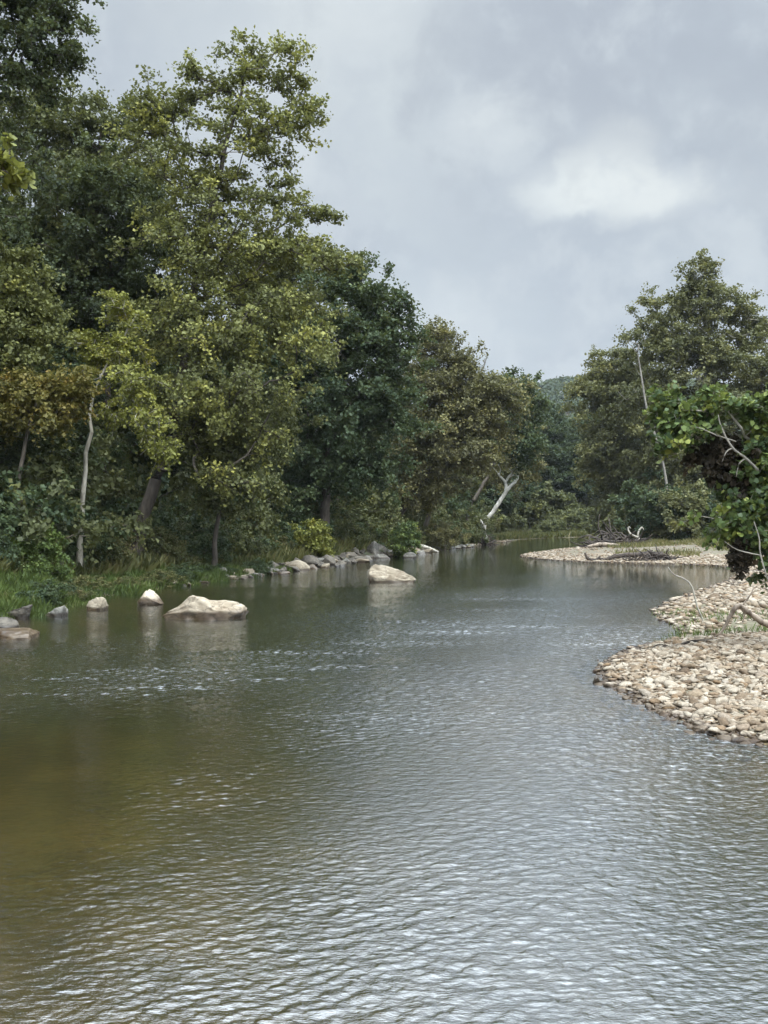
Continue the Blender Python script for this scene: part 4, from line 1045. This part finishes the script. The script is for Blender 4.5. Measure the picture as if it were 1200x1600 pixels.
grass('undergrowth', 'tangled weeds on the shaded left bank below the trees', x, y, rs.uniform(.3, .9, n), rs, L_WEED, 2.4, .6)
x, y = scatter(4200, 5.2, 12, 18.4, 24.5, lambda x, y, s: (s > -.12) & (s < 4) & (np.sin(x * 2.1 + y) + np.sin(x * 1.1 - y * 2.3) > -.4), rs)
grass('grass', 'sparse green grass between the two near gravel bars', x, y, rs.uniform(.06, .24, len(x)), rs, L_GRASS, .5, .7, .1)
x, y = scatter(90000, 12, 60, 55, 112, lambda x, y, s: (s > 4.5) & (np.sin(x * .6 + y * .3) + np.sin(x * .31 - y * .5) + (s - 9) * .12 > .2), rs)
grass('grass', 'dry yellowish grass on the far gravel spit', x, y, rs.uniform(.15, .5, len(x)), rs, L_WEED, 1.6, .5, .3)
n = 30000
x = rs.uniform(14, 70, n); y = np.interp(x, [14, 17, 28, 60, 130], [112, 119, 135.5, 147.5, 152]) + rs.uniform(0, 6, n)
grass('reeds', 'light green reeds lining the far bank', x, y, rs.uniform(.4, 1.1, n), rs, L_WEED, 3.0, .4, .1)

# ------------------------------------------------------------------ driftwood
stick('driftwood_log', 'bent brown driftwood limb arching over the near bar grass', 'driftwood', 18.5, [
    ([(1122, 994), (1135, 975), (1145, 955), (1156, 947), (1170, 957), (1185, 968), (1205, 978)], [.022, .034, .042, .052, .055, .06, .07]),
    ([(1156, 948), (1163, 960), (1160, 972)], [.02, .015, .01]), ([(1160, 946), (1172, 930), (1178, 918)], [.02, .014, .006])], B_DRIFT, seed=80)
stick('driftwood_log', 'long dark stick lying along the top edge of the near cobbles', 'driftwood', 17.3, [
    ([(982, 1023), (1005, 1017), (1030, 1012), (1055, 1009), (1080, 1003), (1105, 1001)], [.03, .026, .022, .02, .016, .012]),
    ([(1018, 1013), (1030, 1007), (1050, 1010)], [.012, .01, .006]), ([(1060, 1008), (1080, 1001), (1120, 998)], [.012, .01, .006])], B_WET, seed=84)
stick('bent_branch', 'thin whitish branch curving up out of the middle gravel bar', 'branch', 22.0, [
    ([(1103, 990), (1098, 968), (1090, 950), (1085, 930), (1078, 912), (1066, 903), (1052, 897), (1044, 886)], [.022, .022, .022, .022, .02, .018, .014, .008]),
    ([(1090, 950), (1100, 972), (1112, 985)], [.012, .009, .006])], B_PALE, seed=88)
stick('driftwood_log', 'waterlogged driftwood snag with a curled white end at the edge of the gravel spit', 'driftwood', 55.5, [
    ([(945, 874), (965, 869), (985, 867), (1010, 866), (1035, 867)], [.10, .12, .14, .16, .2]),
    ([(914, 864), (918, 872), (928, 876), (936, 872), (938, 868)], [.06, .09, .12, .08, .05]),
    ([(928, 876), (922, 882)], [.05, .03]), ([(936, 873), (948, 875)], [.09, .07]), ([(1000, 868), (1012, 862), (1020, 860)], [.07, .05, .03])], B_DDARK, seed=92)
def tangle(name, label, c, rad, n, mat, seed, r=.05, cat='driftwood', up=.5, ln=1.0):
    rs = np.random.RandomState(seed); a = Acc()
    for i in range(n):
        d = rs.normal(0, 1, 3) * np.array([1, 1, up]); d /= np.linalg.norm(d)
        p0 = rs.normal(0, .35, 3) * rad; p0[2] = abs(p0[2]) * .6
        L = np.array(rad).max() * rs.uniform(.5, 1.1) * ln
        p1 = p0 + d * L * .5 + rs.normal(0, .12, 3) * L; p2 = p0 + d * L + rs.normal(0, .1, 3) * L
        p1[2] = max(p1[2], -.05); p2[2] = max(p2[2], -.1)
        a.tube([p0, p1, p2], [r * rs.uniform(.6, 1.3), r * .7, r * .25], k=5, sub=3, jit=.1, seed=i)
    o = obj(name, a.mesh(name, mat), None, c); return props(o, label, cat)
c0 = W(1030, 878, 54.5); c0[2] = max(hz(c0[0], c0[1]), 0)
tangle('root_wad', 'dark tangled root wad at the right end of the waterlogged snag', c0, (.9, .6, .5), 110, B_DDARK, 600, .06)
c0 = W(990, 880, 54.2); c0[2] = .02
tangle('brush_tangle', 'low dark twigs trailing in the water beside the root wad', c0, (1.2, .4, .12), 50, B_DDARK, 601, .035, up=.2)
c0 = W(962, 852, 78); c0[2] = hz(c0[0], c0[1])
tangle('driftwood_heap', 'big dark heap of flood driftwood on the gravel spit', c0, (2.3, 1.3, .7), 230, B_DDARK, 602, .11, up=.3)
stick('driftwood_log', 'smooth long log lying before the flood driftwood heap', 'driftwood', 72, [
    ([(918, 854), (935, 851), (950, 851), (968, 853)], [.10, .15, .16, .12])], B_DRIFT, seed=96)
stick('forked_root', 'white forked root standing behind the flood driftwood heap', 'driftwood', 84, [
    ([(1000, 846), (997, 838), (998, 830), (1003, 824), (1006, 828)], [.11, .09, .08, .06, .03]),
    ([(997, 840), (988, 836), (982, 830), (982, 823), (986, 826)], [.10, .09, .08, .06, .03])], B_PALE, seed=98)
stick('driftwood_log', 'short sawn-looking white log at the foot of the right bank bushes', 'driftwood', 95, [
    ([(1039, 823), (1046, 828), (1060, 839)], [.20, .21, .2])], B_PALE, seed=99)
stick('driftwood_log', 'grey log lying along the rocks beneath the brush heap', 'driftwood', 70, [
    ([(653, 852), (668, 856), (685, 863)], [.12, .13, .1])], B_PALE, seed=100)
c0 = W(752, 850, 92); c0[2] = hz(c0[0], c0[1])
tangle('root_mound', 'dark root mound at the base of the white dead tree', c0, (1.2, .8, .6), 90, B_DDARK, 603, .09, up=.6)

# ------------------------------------------------------------------ haze
import bmesh
bm_ = bmesh.new(); bmesh.ops.create_cube(bm_, size=1.0)
me = bpy.data.meshes.new('haze'); bm_.to_mesh(me); bm_.free()
hzb = obj('haze', me, None, (0, 650, 55)); hzb.scale = (1840, 1960, 130)
props(hzb, 'thin pale air softening the far trees', kind='stuff')
m, g, o = new_mat('haze_mat')
pv = g.n('ShaderNodeVolumePrincipled'); pv.inputs['Density'].default_value = .00012; pv.inputs['Color'].default_value = (.86, .92, 1, 1)
g.l(pv.outputs[0], o.inputs['Volume']); me.materials.append(m)
